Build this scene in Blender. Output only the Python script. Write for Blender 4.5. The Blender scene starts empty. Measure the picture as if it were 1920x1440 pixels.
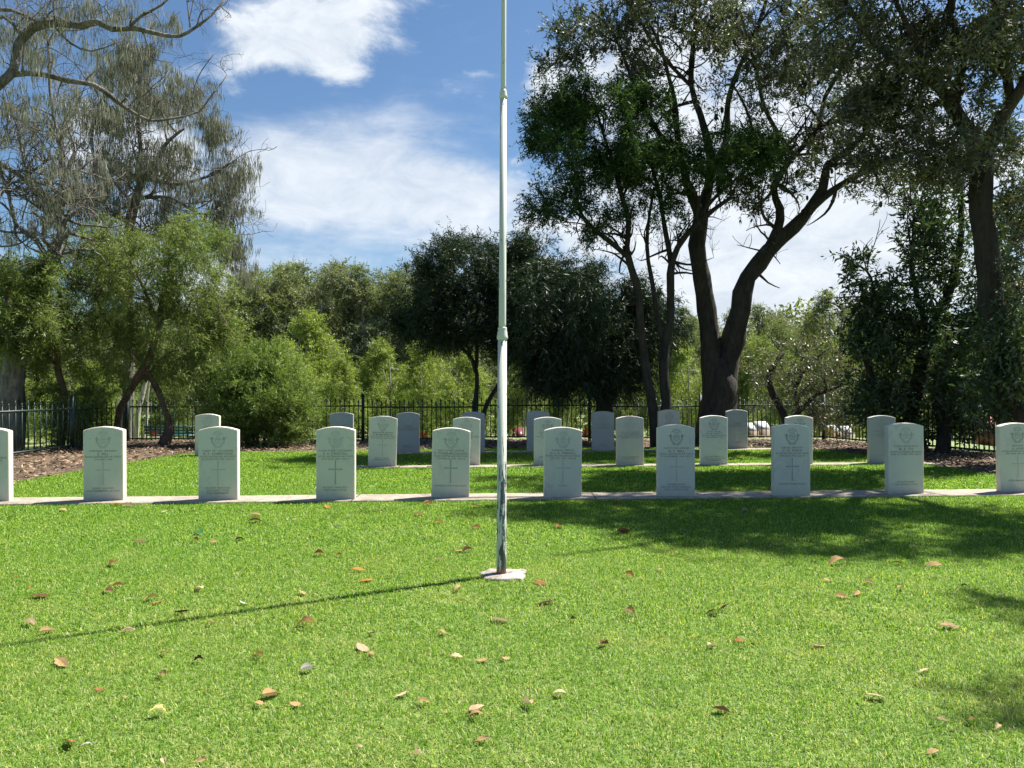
import bpy, bmesh, math, random
import numpy as np
from mathutils import Vector, Matrix, noise
R = math.radians
S = bpy.context.scene
# ------------------------------------------------------------------ camera, sun, sky, exposure
F, HC, YH = 1440.0, 1.18, 726.0            # focal length in photo pixels, eye height, horizon row
cam = bpy.data.cameras.new('camera'); cam_o = bpy.data.objects.new('camera', cam); S.collection.objects.link(cam_o)
cam.sensor_width = 36.0; cam.lens = 27.0; cam.clip_end = 5000; cam.clip_start = 0.05
cam_o.location = (0, 0, HC); cam_o.rotation_euler = (R(90) + math.atan((YH-720)/F), 0, 0)
S.camera = cam_o
SUN_EL, SUN_AZ = R(58), math.atan2(.867, .498)      # azimuth measured from +Y towards +X
sun_dir = Vector((math.sin(SUN_AZ)*math.cos(SUN_EL), math.cos(SUN_AZ)*math.cos(SUN_EL), math.sin(SUN_EL)))
sl = bpy.data.lights.new('sun', 'SUN'); sl.energy = 5.0; sl.angle = R(0.53); sl.color = (1, .955, .87)
sun = bpy.data.objects.new('sun', sl); S.collection.objects.link(sun)
sun.rotation_euler = sun_dir.to_track_quat('Z', 'Y').to_euler(); sun.location = sun_dir*60
S.view_settings.view_transform = 'Standard'; S.view_settings.look = 'None'
S.view_settings.exposure = 1.3; S.view_settings.gamma = 1.0; S.view_settings.use_curve_mapping = False
S.cycles.max_bounces = 7; S.cycles.diffuse_bounces = 4; S.cycles.transmission_bounces = 4
S.cycles.use_denoising = True; S.cycles.denoising_prefilter = 'NONE'; S.cycles.sample_clamp_indirect = 2.0

class NT:
    """small helper to write node maths as python expressions"""
    def __init__(s, tree): s.t = tree; s.n = tree.nodes; s.l = tree.links
    def node(s, typ, ins={}, **props):
        n = s.n.new(typ)
        for k, v in props.items(): setattr(n, k, v)
        for k, v in ins.items(): s.put(n.inputs[k], v)
        return n
    def put(s, sock, v):
        if hasattr(v, 'is_linked') or hasattr(v, 'links'): s.l.new(v, sock)
        else: sock.default_value = v
    def m(s, op, a, b=0.0, c=None, clamp=False):
        n = s.n.new('ShaderNodeMath'); n.operation = op; n.use_clamp = clamp
        s.put(n.inputs[0], a); s.put(n.inputs[1], b)
        if c is not None: s.put(n.inputs[2], c)
        return n.outputs[0]
    def ramp(s, fac, stops, interp='LINEAR'):
        n = s.n.new('ShaderNodeValToRGB'); cr = n.color_ramp; cr.interpolation = interp
        while len(cr.elements) < len(stops): cr.elements.new(0.5)
        for e, (p, c) in zip(cr.elements, stops): e.position = p; e.color = (*c, 1) if len(c) == 3 else c
        s.put(n.inputs[0], fac); return n.outputs[0]
    def mix(s, fac, a, b, blend='MIX'):
        n = s.n.new('ShaderNodeMix'); n.data_type = 'RGBA'; n.blend_type = blend
        s.put(n.inputs[0], fac)
        s.put(n.inputs[6], (*a, 1) if isinstance(a, tuple) and len(a) == 3 else a)
        s.put(n.inputs[7], (*b, 1) if isinstance(b, tuple) and len(b) == 3 else b)
        return n.outputs[2]
    def noise(s, vec, scale, detail=4, rough=.55, dist=0.0):
        n = s.node('ShaderNodeTexNoise', {'Scale': scale, 'Detail': detail, 'Roughness': rough, 'Distortion': dist})
        s.l.new(vec, n.inputs['Vector']); return n.outputs['Fac']

w = bpy.data.worlds.new("World"); S.world = w; w.use_nodes = True
T = NT(w.node_tree); T.n.clear()
sky = T.node('ShaderNodeTexSky', sky_type='NISHITA'); sky.sun_disc = False
sky.sun_elevation = SUN_EL; sky.sun_rotation = SUN_AZ; sky.air_density = 1.0; sky.dust_density = .6; sky.ozone_density = 2.5
tc = T.node('ShaderNodeTexCoord')
vec = tc.outputs['Generated']
sx = T.node('ShaderNodeSeparateXYZ'); T.l.new(vec, sx.inputs[0])
az = T.m('ARCTAN2', sx.outputs[0], sx.outputs[1]); el = T.m('ARCSINE', sx.outputs[2])
mp = T.node('ShaderNodeMapping'); mp.inputs['Scale'].default_value = (1, 1, 1.9); T.l.new(vec, mp.inputs['Vector'])
mpv = mp.outputs[0]
nz = T.noise(mpv, 4.2, 9, .62, .3)
nz2 = T.noise(mpv, 13.0, 8, .66, .5)
mp2 = T.node('ShaderNodeMapping'); mp2.inputs['Scale'].default_value = (1, 1, 4.0); mp2.inputs['Rotation'].default_value = (0, R(14), 0); T.l.new(vec, mp2.inputs['Vector'])
nzw = T.noise(mp2.outputs[0], 4.5, 9, .64, .12)
def skyang(x, y):
    v = Vector(((x-960)/F, 1, (YH-y)/F)).normalized()
    return math.atan2(v.x, v.y), math.asin(v.z)
def blob(x, y, wx, wy, amp):
    a, e = skyang(x, y)
    da = T.m('DIVIDE', T.m('SUBTRACT', az, a), wx/F*.9); de = T.m('DIVIDE', T.m('SUBTRACT', el, e), wy/F*.9)
    r2 = T.m('ADD', T.m('MULTIPLY', da, da), T.m('MULTIPLY', de, de))
    return T.m('MULTIPLY', T.m('EXPONENT', T.m('MULTIPLY', r2, -1.0)), amp)
def total(lst):
    s = lst[0]
    for b in lst[1:]: s = T.m('ADD', s, b)
    return s
puffy = total([blob(590, 45, 165, 80, 1.0), blob(470, 90, 100, 55, .7), blob(640, 130, 70, 60, .6), blob(330, 150, 90, 60, .55),
               blob(440, 170, 40, 40, .5), blob(1290, 60, 330, 170, .9), blob(1500, 460, 330, 220, 1.6), blob(1250, 330, 160, 220, .5), blob(1120, 150, 120, 80, .25), blob(1700, 200, 200, 200, .7), blob(1020, 160, 40, 60, .45),
               blob(390, 520, 140, 90, .9), blob(560, 20, 170, 60, .3), blob(280, 260, 140, 60, .5), blob(110, 380, 200, 160, .8), blob(580, 490, 90, 28, .6), blob(780, 520, 40, 20, .6), blob(1000, 420, 120, 60, .6), blob(200,210,60,40,.3)])
wisp = total([blob(650, 340, 210, 70, 1.0), blob(870, 370, 170, 60, 1.0), blob(900, 470, 200, 50, .5), blob(500, 480, 160, 45, .5), blob(520, 290, 100, 50, .6), blob(720, 250, 170, 60, .45), blob(830, 440, 160, 30, .25), blob(560, 400, 140, 40, .55), blob(960, 220, 80, 60, .2)])
behind = T.m('MULTIPLY', T.m('LESS_THAN', sx.outputs[1], 0.0), -.6)
over = T.m('MULTIPLY', T.m('MULTIPLY', T.m('SUBTRACT', el, .55), 3.0, clamp=True), -.5)
d1 = T.m('ADD', T.m('ADD', puffy, T.m('ADD', behind, over)), T.m('ADD', T.m('MULTIPLY', T.m('SUBTRACT', nz, .5), 2.6), T.m('MULTIPLY', T.m('SUBTRACT', nz2, .5), 1.2)))
mr = T.node('ShaderNodeMapRange', {'Value': d1, 'From Min': .30, 'From Max': .95}, interpolation_type='SMOOTHSTEP')
d2 = T.m('ADD', wisp, T.m('ADD', T.m('MULTIPLY', T.m('SUBTRACT', nzw, .5), 1.3), T.m('MULTIPLY', T.m('SUBTRACT', nz2, .5), .35)))
mr2 = T.node('ShaderNodeMapRange', {'Value': d2, 'From Min': .08, 'From Max': 1.0}, interpolation_type='SMOOTHSTEP')
mask = T.m('MAXIMUM', mr.outputs[0], T.m('MULTIPLY', mr2.outputs[0], .85))
cl_col = T.mix(T.m('MULTIPLY', T.m('SUBTRACT', nz2, .35), 2.2, clamp=True), (6.0, 6.7, 7.6), (9.0, 9.3, 9.6))
gain = T.mix(1.0, sky.outputs[0], (.84, 1.0, 1.10), 'MULTIPLY')
bg = T.node('ShaderNodeBackground', {'Strength': .0485, 'Color': T.mix(mask, gain, cl_col)})
wo = T.node('ShaderNodeOutputWorld'); T.l.new(bg.outputs[0], wo.inputs[0])

# ------------------------------------------------------------------ helpers
C = S.collection
rng = np.random.default_rng(11)
random.seed(5)
def W(x, y, d): return Vector(((x-960)*d/F, d, HC+(YH-y)*d/F))
def G(x, y, z=0.0):
    d = F*(HC-z)/(y-YH); return Vector(((x-960)*d/F, d, z))
def mesh_np(name, V, faces_sizes, loops, mat=None, rnd=None, smooth=False):
    me = bpy.data.meshes.new(name)
    V = np.asarray(V, dtype=np.float32).reshape(-1, 3)
    loops = np.asarray(loops, dtype=np.int32).ravel(); fs = np.asarray(faces_sizes, dtype=np.int32)
    me.vertices.add(len(V)); me.vertices.foreach_set('co', V.ravel())
    me.loops.add(len(loops)); me.loops.foreach_set('vertex_index', loops)
    me.polygons.add(len(fs))
    st = np.zeros(len(fs), dtype=np.int32); st[1:] = np.cumsum(fs)[:-1]
    me.polygons.foreach_set('loop_start', st)
    me.update(calc_edges=True)
    if smooth: me.polygons.foreach_set('use_smooth', np.ones(len(fs), dtype=bool))
    if rnd is not None:
        a = me.attributes.new('rnd', 'FLOAT', 'FACE'); a.data.foreach_set('value', np.asarray(rnd, dtype=np.float32))
    if mat: me.materials.append(mat)
    return me
def link(name, me, parent=None, loc=None):
    o = bpy.data.objects.new(name, me); C.objects.link(o)
    if parent is not None: o.parent = parent
    if loc is not None: o.location = loc
    return o
def tag(o, label=None, cat=None, group=None, kind=None):
    if label: o['label'] = label
    if cat: o['category'] = cat
    if group: o['group'] = group
    if kind: o['kind'] = kind
    return o
def thing(name, loc, label, cat, group=None, rz=0):
    o = bpy.data.objects.new(name, None); C.objects.link(o); o.location = loc; o.rotation_euler = (0, 0, rz)
    o.empty_display_size = .1
    return tag(o, label, cat, group)
class MB:
    """collects polygons and builds one mesh"""
    def __init__(s): s.v = []; s.f = []
    def add(s, vs, fs):
        k = len(s.v); s.v += [tuple(p) for p in vs]; s.f += [tuple(i+k for i in f) for f in fs]
    def box(s, x0, x1, y0, y1, z0, z1):
        s.add([(x0,y0,z0),(x1,y0,z0),(x1,y1,z0),(x0,y1,z0),(x0,y0,z1),(x1,y0,z1),(x1,y1,z1),(x0,y1,z1)],
              [(0,3,2,1),(4,5,6,7),(0,1,5,4),(1,2,6,5),(2,3,7,6),(3,0,4,7)])
    def tube(s, pts, rad, n=8, cap=True, jit=0.0):
        pts = [Vector(p) for p in pts]; k = len(pts); vs = []; up = Vector((.3, .2, 1)).normalized()
        prev = None
        for i, p in enumerate(pts):
            t = (pts[min(i+1, k-1)]-pts[max(i-1, 0)]).normalized()
            if prev is None:
                a = t.orthogonal().normalized()
            else:
                a = (prev - t*prev.dot(t)); a = a.normalized() if a.length > 1e-6 else t.orthogonal().normalized()
            prev = a; b = t.cross(a); r = rad[i] if hasattr(rad, '__len__') else rad
            for j in range(n):
                q = 2*math.pi*j/n
                rr = r*(1+jit*noise.noise(p*2.3+Vector((math.cos(q), math.sin(q), 0))*1.7)) if jit else r
                vs.append(p+(a*math.cos(q)+b*math.sin(q))*rr)
        fs = [(i*n+j, i*n+(j+1) % n, (i+1)*n+(j+1) % n, (i+1)*n+j) for i in range(k-1) for j in range(n)]
        if cap: fs += [tuple(range(n))[::-1], tuple((k-1)*n+j for j in range(n))]
        s.add(vs, fs)
    def lathe(s, prof, n=24, c=(0, 0)):
        vs = [(c[0]+r*math.cos(2*math.pi*j/n), c[1]+r*math.sin(2*math.pi*j/n), z) for r, z in prof for j in range(n)]
        k = len(prof)
        fs = [(i*n+j, i*n+(j+1) % n, (i+1)*n+(j+1) % n, (i+1)*n+j) for i in range(k-1) for j in range(n)]
        fs += [tuple(range(n))[::-1], tuple((k-1)*n+j for j in range(n))]
        s.add(vs, fs)
    def mesh(s, name, mat, smooth=False, off=None):
        V = np.array(s.v, dtype=np.float32).reshape(-1, 3)
        if off is not None: V = V-np.array(off, dtype=np.float32)
        me = mesh_np(name, V, [len(f) for f in s.f], [i for f in s.f for i in f], mat, smooth=smooth)
        return me
    def build(s, name, mat, parent=None, smooth=False, off=None):
        return link(name, s.mesh(name, mat, smooth, off), parent)

# ------------------------------------------------------------------ materials
def newmat(name):
    m = bpy.data.materials.new(name); m.use_nodes = True; t = NT(m.node_tree); t.n.clear()
    t.out = t.node('ShaderNodeOutputMaterial'); return m, t
def pbsdf(t, color, rough=.7, **ins):
    p = t.node('ShaderNodeBsdfPrincipled'); t.put(p.inputs['Base Color'], (*color, 1) if isinstance(color, tuple) else color)
    t.put(p.inputs['Roughness'], rough)
    for k, v in ins.items(): t.put(p.inputs[k.replace('_', ' ')], v)
    t.l.new(p.outputs[0], t.out.inputs[0]); return p
def bump(t, p, h, strength=.4, dist=.02):
    b = t.node('ShaderNodeBump', {'Strength': strength, 'Distance': dist, 'Height': h}); t.l.new(b.outputs[0], p.inputs['Normal'])
def leafmat(name, stops, trans=.45, tcol=(1.15, 1.25, .55), gloss=.05, rough=.45, patch=None):
    m, t = newmat(name)
    a = t.node('ShaderNodeAttribute', attribute_name='rnd')
    col = t.ramp(a.outputs['Fac'], stops)
    if patch:
        g = t.node('ShaderNodeNewGeometry'); nf = t.noise(g.outputs['Position'], patch[0], 2, .5)
        col = t.mix(t.m('MULTIPLY', t.m('SUBTRACT', nf, .45), 3.0, clamp=True), col, t.mix(1.0, col, patch[1], 'MULTIPLY'))
    d = t.node('ShaderNodeBsdfDiffuse', {'Color': col})
    tr = t.node('ShaderNodeBsdfTranslucent', {'Color': t.mix(1.0, col, tcol, 'MULTIPLY')})
    ms = t.node('ShaderNodeMixShader', {0: trans}); t.l.new(d.outputs[0], ms.inputs[1]); t.l.new(tr.outputs[0], ms.inputs[2])
    gl = t.node('ShaderNodeBsdfGlossy', {'Roughness': rough, 'Color': (1, 1, 1, 1)})
    m2 = t.node('ShaderNodeMixShader', {0: gloss}); t.l.new(ms.outputs[0], m2.inputs[1]); t.l.new(gl.outputs[0], m2.inputs[2])
    t.l.new(m2.outputs[0], t.out.inputs[0]); return m
def barkmat(name, c1, c2, scale=6.0):
    m, t = newmat(name); tc_ = t.node('ShaderNodeTexCoord')
    mp_ = t.node('ShaderNodeMapping'); mp_.inputs['Scale'].default_value = (1, 1, .25); t.l.new(tc_.outputs['Object'], mp_.inputs[0])
    n1 = t.noise(mp_.outputs[0], scale*3, 6, .7, .4); n2 = t.noise(tc_.outputs['Object'], scale*.6, 3, .6)
    f = t.m('ADD', t.m('MULTIPLY', n1, .65), t.m('MULTIPLY', n2, .35))
    p = pbsdf(t, t.ramp(f, [(.36, c1), (.62, c2)]), .92); bump(t, p, n1, .9, .03); return m
M = {}
M['bark_dark'] = barkmat('bark_dark', (.012, .010, .008), (.055, .045, .036))
M['bark_grey'] = barkmat('bark_grey', (.03, .026, .022), (.24, .215, .19))
M['bark_pale'] = barkmat('bark_pale', (.16, .14, .115), (.46, .42, .36), 4)
M['bark_brown'] = barkmat('bark_brown', (.05, .032, .022), (.2, .135, .10))
M['leaf_banksia'] = leafmat('leaf_banksia', [(0, (.035, .045, .022)), (.5, (.075, .088, .045)), (.8, (.125, .125, .075)), (1, (.14, .10, .065))], .35, gloss=.06)
M['leaf_green'] = leafmat('leaf_green', [(0, (.022, .048, .016)), (.6, (.046, .092, .026)), (1, (.10, .155, .045))], .45, gloss=.02)
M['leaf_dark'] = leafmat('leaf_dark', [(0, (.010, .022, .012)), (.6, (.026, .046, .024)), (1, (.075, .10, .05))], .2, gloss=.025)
M['leaf_broad'] = leafmat('leaf_broad', [(0, (.022, .04, .018)), (.6, (.05, .085, .03)), (.92, (.11, .15, .055)), (1, (.2, .10, .06))], .35, gloss=.045, rough=.5)
M['leaf_mid'] = leafmat('leaf_mid', [(0, (.07, .10, .03)), (.5, (.16, .205, .06)), (1, (.31, .335, .15))], .45, gloss=.015, patch=(1.1, (.72, .8, .8)))
M['leaf_lime'] = leafmat('leaf_lime', [(0, (.10, .14, .028)), (.5, (.21, .27, .055)), (1, (.36, .40, .12))], .5, gloss=.03)
M['leaf_bush'] = leafmat('leaf_bush', [(0, (.06, .10, .028)), (.5, (.145, .205, .055)), (1, (.29, .34, .13))], .45, gloss=.015)
M['leaf_forest'] = leafmat('leaf_forest', [(0, (.08, .10, .045)), (.5, (.175, .205, .095)), (1, (.28, .31, .16))], .35, gloss=.02, patch=(.25, (1.25, 1.2, .8)))
M['leaf_forest_grey'] = leafmat('leaf_forest_grey', [(0, (.095, .11, .065)), (.5, (.185, .20, .125)), (1, (.30, .31, .21))], .35, gloss=.02, patch=(.25, (.75, .85, .85)))
M['needle'] = leafmat('needle', [(0, (.09, .095, .065)), (.5, (.19, .195, .14)), (1, (.32, .31, .24))], .3, (1.1, 1.1, .8), gloss=.02)

# grass blades and soil under them
def grassmat():
    m, t = newmat('grass_blades'); a = t.node('ShaderNodeAttribute', attribute_name='rnd'); g = t.node('ShaderNodeNewGeometry')
    col = t.ramp(a.outputs['Fac'], [(0, (.06, .14, .016)), (.45, (.17, .298, .038)), (.8, (.325, .45, .085)), (.9, (.45, .52, .14)), (.96, (.60, .54, .26)), (1, (.66, .58, .36))])
    n1 = t.noise(g.outputs['Position'], 1.6, 5, .65); n2 = t.noise(g.outputs['Position'], .45, 3, .5)
    f = t.m('MULTIPLY', t.m('SUBTRACT', n1, .53), 4.5, clamp=True)
    sy = t.node('ShaderNodeSeparateXYZ'); t.l.new(g.outputs['Position'], sy.inputs[0])
    worn = t.node('ShaderNodeMapRange', {'Value': sy.outputs[1], 'From Min': 7.2, 'From Max': 3.6, 'To Min': .12, 'To Max': .72}).outputs[0]
    col = t.mix(t.m('MULTIPLY', f, worn), col, t.mix(a.outputs['Fac'], (.26, .29, .07), (.68, .62, .28)))
    f2 = t.m('MULTIPLY', t.m('SUBTRACT', n2, .44), 3.0, clamp=True)
    col = t.mix(t.m('MULTIPLY', f2, .4), col, t.mix(1.0, col, (.6, .92, .75), 'MULTIPLY'))
    d = t.node('ShaderNodeBsdfDiffuse', {'Color': col}); tr = t.node('ShaderNodeBsdfTranslucent', {'Color': t.mix(1.0, col, (1.2, 1.3, .5), 'MULTIPLY')})
    ms = t.node('ShaderNodeMixShader', {0: .5}); t.l.new(d.outputs[0], ms.inputs[1]); t.l.new(tr.outputs[0], ms.inputs[2])
    gl = t.node('ShaderNodeBsdfGlossy', {'Roughness': .4}); m2 = t.node('ShaderNodeMixShader', {0: .015}); t.l.new(ms.outputs[0], m2.inputs[1]); t.l.new(gl.outputs[0], m2.inputs[2])
    t.l.new(m2.outputs[0], t.out.inputs[0]); return m
M['grass'] = grassmat()
def noisemat(name, stops, scale, rough=.9, detail=8, bs=.5, bd=.02, det2=None):
    m, t = newmat(name); g = t.node('ShaderNodeNewGeometry')
    n = t.noise(g.outputs['Position'], scale, detail, .65); n2 = t.noise(g.outputs['Position'], scale*.08, 3, .5)
    f = t.m('ADD', t.m('MULTIPLY', n, .7), t.m('MULTIPLY', n2, .3))
    p = pbsdf(t, t.ramp(f, stops), rough); bump(t, p, n, bs, bd); return m
M['lawn'] = noisemat('lawn_thatch', [(.3, (.04, .085, .012)), (.55, (.12, .19, .03)), (.7, (.26, .26, .09))], 55)
M['ground'] = noisemat('park_ground', [(.3, (.07, .11, .03)), (.5, (.15, .2, .055)), (.62, (.24, .25, .11)), (.72, (.3, .22, .14))], 3.0)
M['mulch_bed'] = noisemat('mulch_soil', [(.3, (.035, .022, .016)), (.5, (.10, .066, .038)), (.7, (.19, .135, .085))], 22)
M['concrete'] = noisemat('kerb_concrete', [(.32, (.17, .14, .11)), (.48, (.29, .245, .195)), (.66, (.42, .36, .29))], 14, bs=.3, bd=.006)
def jointed():
    m = M['concrete']; t = NT(m.node_tree); p = next(n for n in t.n if n.type == 'BSDF_PRINCIPLED'); src = p.inputs['Base Color'].links[0].from_socket
    g = t.node('ShaderNodeNewGeometry'); sp = t.node('ShaderNodeSeparateXYZ'); t.l.new(g.outputs['Position'], sp.inputs[0])
    j = t.m('ABSOLUTE', t.m('SUBTRACT', t.m('FRACT', t.m('DIVIDE', t.m('ADD', sp.outputs[0], 20.3), 2.49)), .5))
    n = t.noise(g.outputs['Position'], 5.0, 6, .7); n2 = t.noise(g.outputs['Position'], 60.0, 3, .6)
    line = t.m('LESS_THAN', j, .0028)
    c = t.mix(t.m('MULTIPLY', t.m('SUBTRACT', n, .5), 3.0, clamp=True), src, (.11, .095, .07)); c = t.mix(t.m('MULTIPLY', t.m('SUBTRACT', n2, .6), 3.0, clamp=True), c, (.06, .05, .04))
    t.l.new(t.mix(line, c, (.03, .028, .022)), p.inputs['Base Color'])
jointed()
M['slab_plain'] = noisemat('footing_concrete', [(.34, (.10, .08, .06)), (.44, (.30, .26, .22)), (.65, (.44, .40, .36))], 20, bs=.5, bd=.01)
def slabmat():
    m, t = newmat('stained_footing'); tc_ = t.node('ShaderNodeTexCoord'); n = t.noise(tc_.outputs['Object'], 22, 7, .7); n2 = t.noise(tc_.outputs['Object'], 7, 3, .6)
    ln = t.node('ShaderNodeVectorMath', operation='LENGTH'); t.l.new(tc_.outputs['Object'], ln.inputs[0])
    st = t.node('ShaderNodeMapRange', {'Value': t.m('ADD', ln.outputs['Value'], t.m('MULTIPLY', n2, .08)), 'From Min': .11, 'From Max': .06}).outputs[0]
    col = t.ramp(t.m('ADD', t.m('MULTIPLY', n, .7), t.m('MULTIPLY', n2, .3)), [(.38, (.07, .055, .04)), (.46, (.27, .235, .2)), (.62, (.44, .40, .36))])
    p = pbsdf(t, t.mix(t.m('MULTIPLY', st, .7), col, (.22, .09, .04)), .95); bump(t, p, n, .6, .012); return m
M['slab'] = slabmat()
def chipmat():
    m, t = newmat('mulch_chips'); a = t.node('ShaderNodeAttribute', attribute_name='rnd')
    pbsdf(t, t.ramp(a.outputs['Fac'], [(0, (.035, .02, .015)), (.5, (.12, .075, .040)), (.85, (.25, .165, .095)), (1, (.40, .30, .19))]), .8); return m
M['chips'] = chipmat()
def marblemat(name, tint):
    m, t = newmat(name); tc_ = t.node('ShaderNodeTexCoord'); oi = t.node('ShaderNodeObjectInfo')
    sc_ = t.node('ShaderNodeVectorMath', operation='ADD'); t.l.new(tc_.outputs['Object'], sc_.inputs[0])
    cx = t.node('ShaderNodeCombineXYZ', {0: t.m('MULTIPLY', oi.outputs['Random'], 40.0), 1: t.m('MULTIPLY', oi.outputs['Random'], 17.0), 2: 0.0}); t.l.new(cx.outputs[0], sc_.inputs[1])
    v = sc_.outputs[0]
    mpv_ = t.node('ShaderNodeMapping'); mpv_.inputs['Rotation'].default_value = (0, .7, 0); mpv_.inputs['Scale'].default_value = (1, 1, .45); t.l.new(v, mpv_.inputs[0])
    vein = t.noise(mpv_.outputs[0], 4.5, 5, .6, 1.8)
    f = t.m('ABSOLUTE', t.m('SUBTRACT', vein, .5))
    veinf = t.m('SUBTRACT', 1.0, t.m('MULTIPLY', f, 22.0, clamp=True))
    blotch = t.noise(v, 3.0, 4, .6)
    veinf = t.m('MULTIPLY', veinf, t.m('MULTIPLY', t.m('SUBTRACT', blotch, .48), 4.0, clamp=True))
    stain = t.noise(v, 11.0, 6, .7)
    sz = t.node('ShaderNodeSeparateXYZ'); t.l.new(tc_.outputs['Object'], sz.inputs[0])
    low = t.m('SUBTRACT', 1.0, t.m('MULTIPLY', sz.outputs[2], 9.0, clamp=True))
    col = t.mix(t.m('MULTIPLY', blotch, .7), tint, tuple(c*.88 for c in tint))
    col = t.mix(t.m('MULTIPLY', veinf, .5), col, (.33, .34, .35))
    col = t.mix(t.m('MULTIPLY', low, t.m('MULTIPLY', stain, .95)), col, (.33, .30, .25))
    col = t.mix(t.m('MULTIPLY', t.m('SUBTRACT', stain, .6), 2.0, clamp=True), col, (.45, .44, .40))
    p = pbsdf(t, col, .55, Subsurface_Weight=.3, Subsurface_Scale=.03)
    p.inputs['Subsurface Radius'].default_value = (1.0, .8, .6)
    bump(t, p, stain, .12, .004); return m
M['marble'] = marblemat('white_marble', (.68, .655, .57)); M['marble_pink'] = marblemat('pinkish_marble', (.60, .54, .47)); M['marble_grey'] = marblemat('grey_weathered_marble', (.40, .40, .385))
m_, t_ = newmat('incised_letters'); pbsdf(t_, (.36, .355, .33), .9); M['incise'] = m_
m_, t_ = newmat('painted_letters'); pbsdf(t_, (.27, .235, .195), .9); M['letters'] = m_
m_, t_ = newmat('incised_faint'); pbsdf(t_, (.50, .49, .46), .9); M['faint'] = m_
m_, t_ = newmat('incised_light'); pbsdf(t_, (.85, .84, .8), .9); M['inlight'] = m_
def polemat():
    m, t = newmat('peeling_white_paint'); tc_ = t.node('ShaderNodeTexCoord')
    mp_ = t.node('ShaderNodeMapping'); mp_.inputs['Scale'].default_value = (1, 1, .16); t.l.new(tc_.outputs['Object'], mp_.inputs[0])
    n = t.noise(mp_.outputs[0], 55, 6, .72, .5); n3 = t.noise(mp_.outputs[0], 260, 3, .6)
    s_ = t.node('ShaderNodeSeparateXYZ'); t.l.new(tc_.outputs['Object'], s_.inputs[0]); z = s_.outputs[2]
    # worn band: bare metal on the lower metre, on the side facing the path
    side = t.m('ADD', t.m('MULTIPLY', s_.outputs[1], -6.5), t.m('MULTIPLY', s_.outputs[0], 3.5))
    band = t.node('ShaderNodeMapRange', {'Value': z, 'From Min': .98, 'From Max': .45}, interpolation_type='SMOOTHSTEP').outputs[0]
    thr = t.m('ADD', t.m('ADD', t.m('MULTIPLY_ADD', t.m('SUBTRACT', n, .5), 1.9, .5), t.m('MULTIPLY', n3, .15)), t.m('MULTIPLY', band, t.m('ADD', .11, side)))
    chip = t.node('ShaderNodeMapRange', {'Value': thr, 'From Min': .80, 'From Max': .83}).outputs[0]
    rust = t.node('ShaderNodeMapRange', {'Value': t.m('ADD', z, t.m('MULTIPLY', n, .08)), 'From Min': .12, 'From Max': .07}).outputs[0]
    col = t.mix(t.m('MULTIPLY', n, .5), (.60, .61, .54), (.46, .49, .43))
    col = t.mix(chip, col, (.06, .07, .068)); col = t.mix(rust, col, (.20, .075, .035))
    p = pbsdf(t, col, .42); bump(t, p, t.m('SUBTRACT', 1.0, chip), .5, .002); return m
M['pole'] = polemat()
m_, t_ = newmat('dark_green_paint'); pbsdf(t_, (.008, .028, .019), .5); M['fence'] = m_
m_, t_ = newmat('teal_bench_paint'); pbsdf(t_, (.012, .065, .068), .4); M['bench'] = m_
m_, t_ = newmat('black_iron'); pbsdf(t_, (.01, .01, .012), .5); M['iron'] = m_
m_, t_ = newmat('white_stone'); pbsdf(t_, (.42, .42, .43), .5); M['white'] = m_
m_, t_ = newmat('tan_stone'); pbsdf(t_, (.30, .22, .16), .8); M['tan'] = m_
m_, t_ = newmat('red_petals'); pbsdf(t_, (.32, .02, .02), .7); M['red'] = m_
m_, t_ = newmat('dark_red_granite'); pbsdf(t_, (.16, .035, .03), .4); M['redgranite'] = m_
m_, t_ = newmat('pink_awning'); pbsdf(t_, (.5, .16, .17), .6); M['pink'] = m_
m_, t_ = newmat('yellow_petals'); pbsdf(t_, (.7, .45, .05), .6); M['yellow'] = m_

# ------------------------------------------------------------------ ground, lawn, beds, kerbs
def ground_z(x, y):
    e = max(0.0, y-17.8, -x-9.2, x-9.4 if y > 4 else 0.0)
    s = min(1.0, e/4.0); return -0.8*s*s*(3-2*s)
def build_ground():
    gx = np.concatenate([[-3000, -800, -250, -90], np.arange(-40, 40.1, 1.0), [90, 250, 800, 3000]])
    gy = np.concatenate([[-3000, -600, -100, -25], np.arange(-10, 75.1, 1.0), [150, 400, 1200, 3500]])
    V = [(x, y, ground_z(x, y)) for y in gy for x in gx]; nx = len(gx)
    f = [(j*nx+i, j*nx+i+1, (j+1)*nx+i+1, (j+1)*nx+i) for j in range(len(gy)-1) for i in range(nx-1)]
    link('ground', mesh_np('ground', V, [4]*len(f), f, M['ground'], smooth=True))['kind'] = 'structure'
build_ground()
def sheet(name, poly, z, mat):
    me = mesh_np(name, [(x, y, z) for x, y in poly], [len(poly)], list(range(len(poly))), mat)
    o = link(name, me); o['kind'] = 'structure'; return o
def smooth_poly(poly, it=3):
    for _ in range(it):
        q = []
        for i in range(len(poly)):
            a, b = Vector(poly[i]), Vector(poly[(i+1) % len(poly)])
            q += [tuple(a.lerp(b, .25)), tuple(a.lerp(b, .75))]
        poly = q
    return poly
lawn_poly = smooth_poly([(-7.0, -4), (7.2, -4), (6.6, 8.6), (6.35, 10.6), (6.1, 13.0), (5.4, 15.2), (-2.0, 14.35), (-4.2, 13.75), (-5.7, 13.9), (-5.95, 11.4), (-6.15, 8.4)])
bed_poly = [(-9.0, -6), (10.5, -6), (9.3, 10), (8.7, 13.2), (7.2, 17.3), (-9.0, 17.1)]
sheet('mulch_bed', bed_poly, .006, M['mulch_bed'])
sheet('lawn', lawn_poly, .012, M['lawn'])
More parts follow.
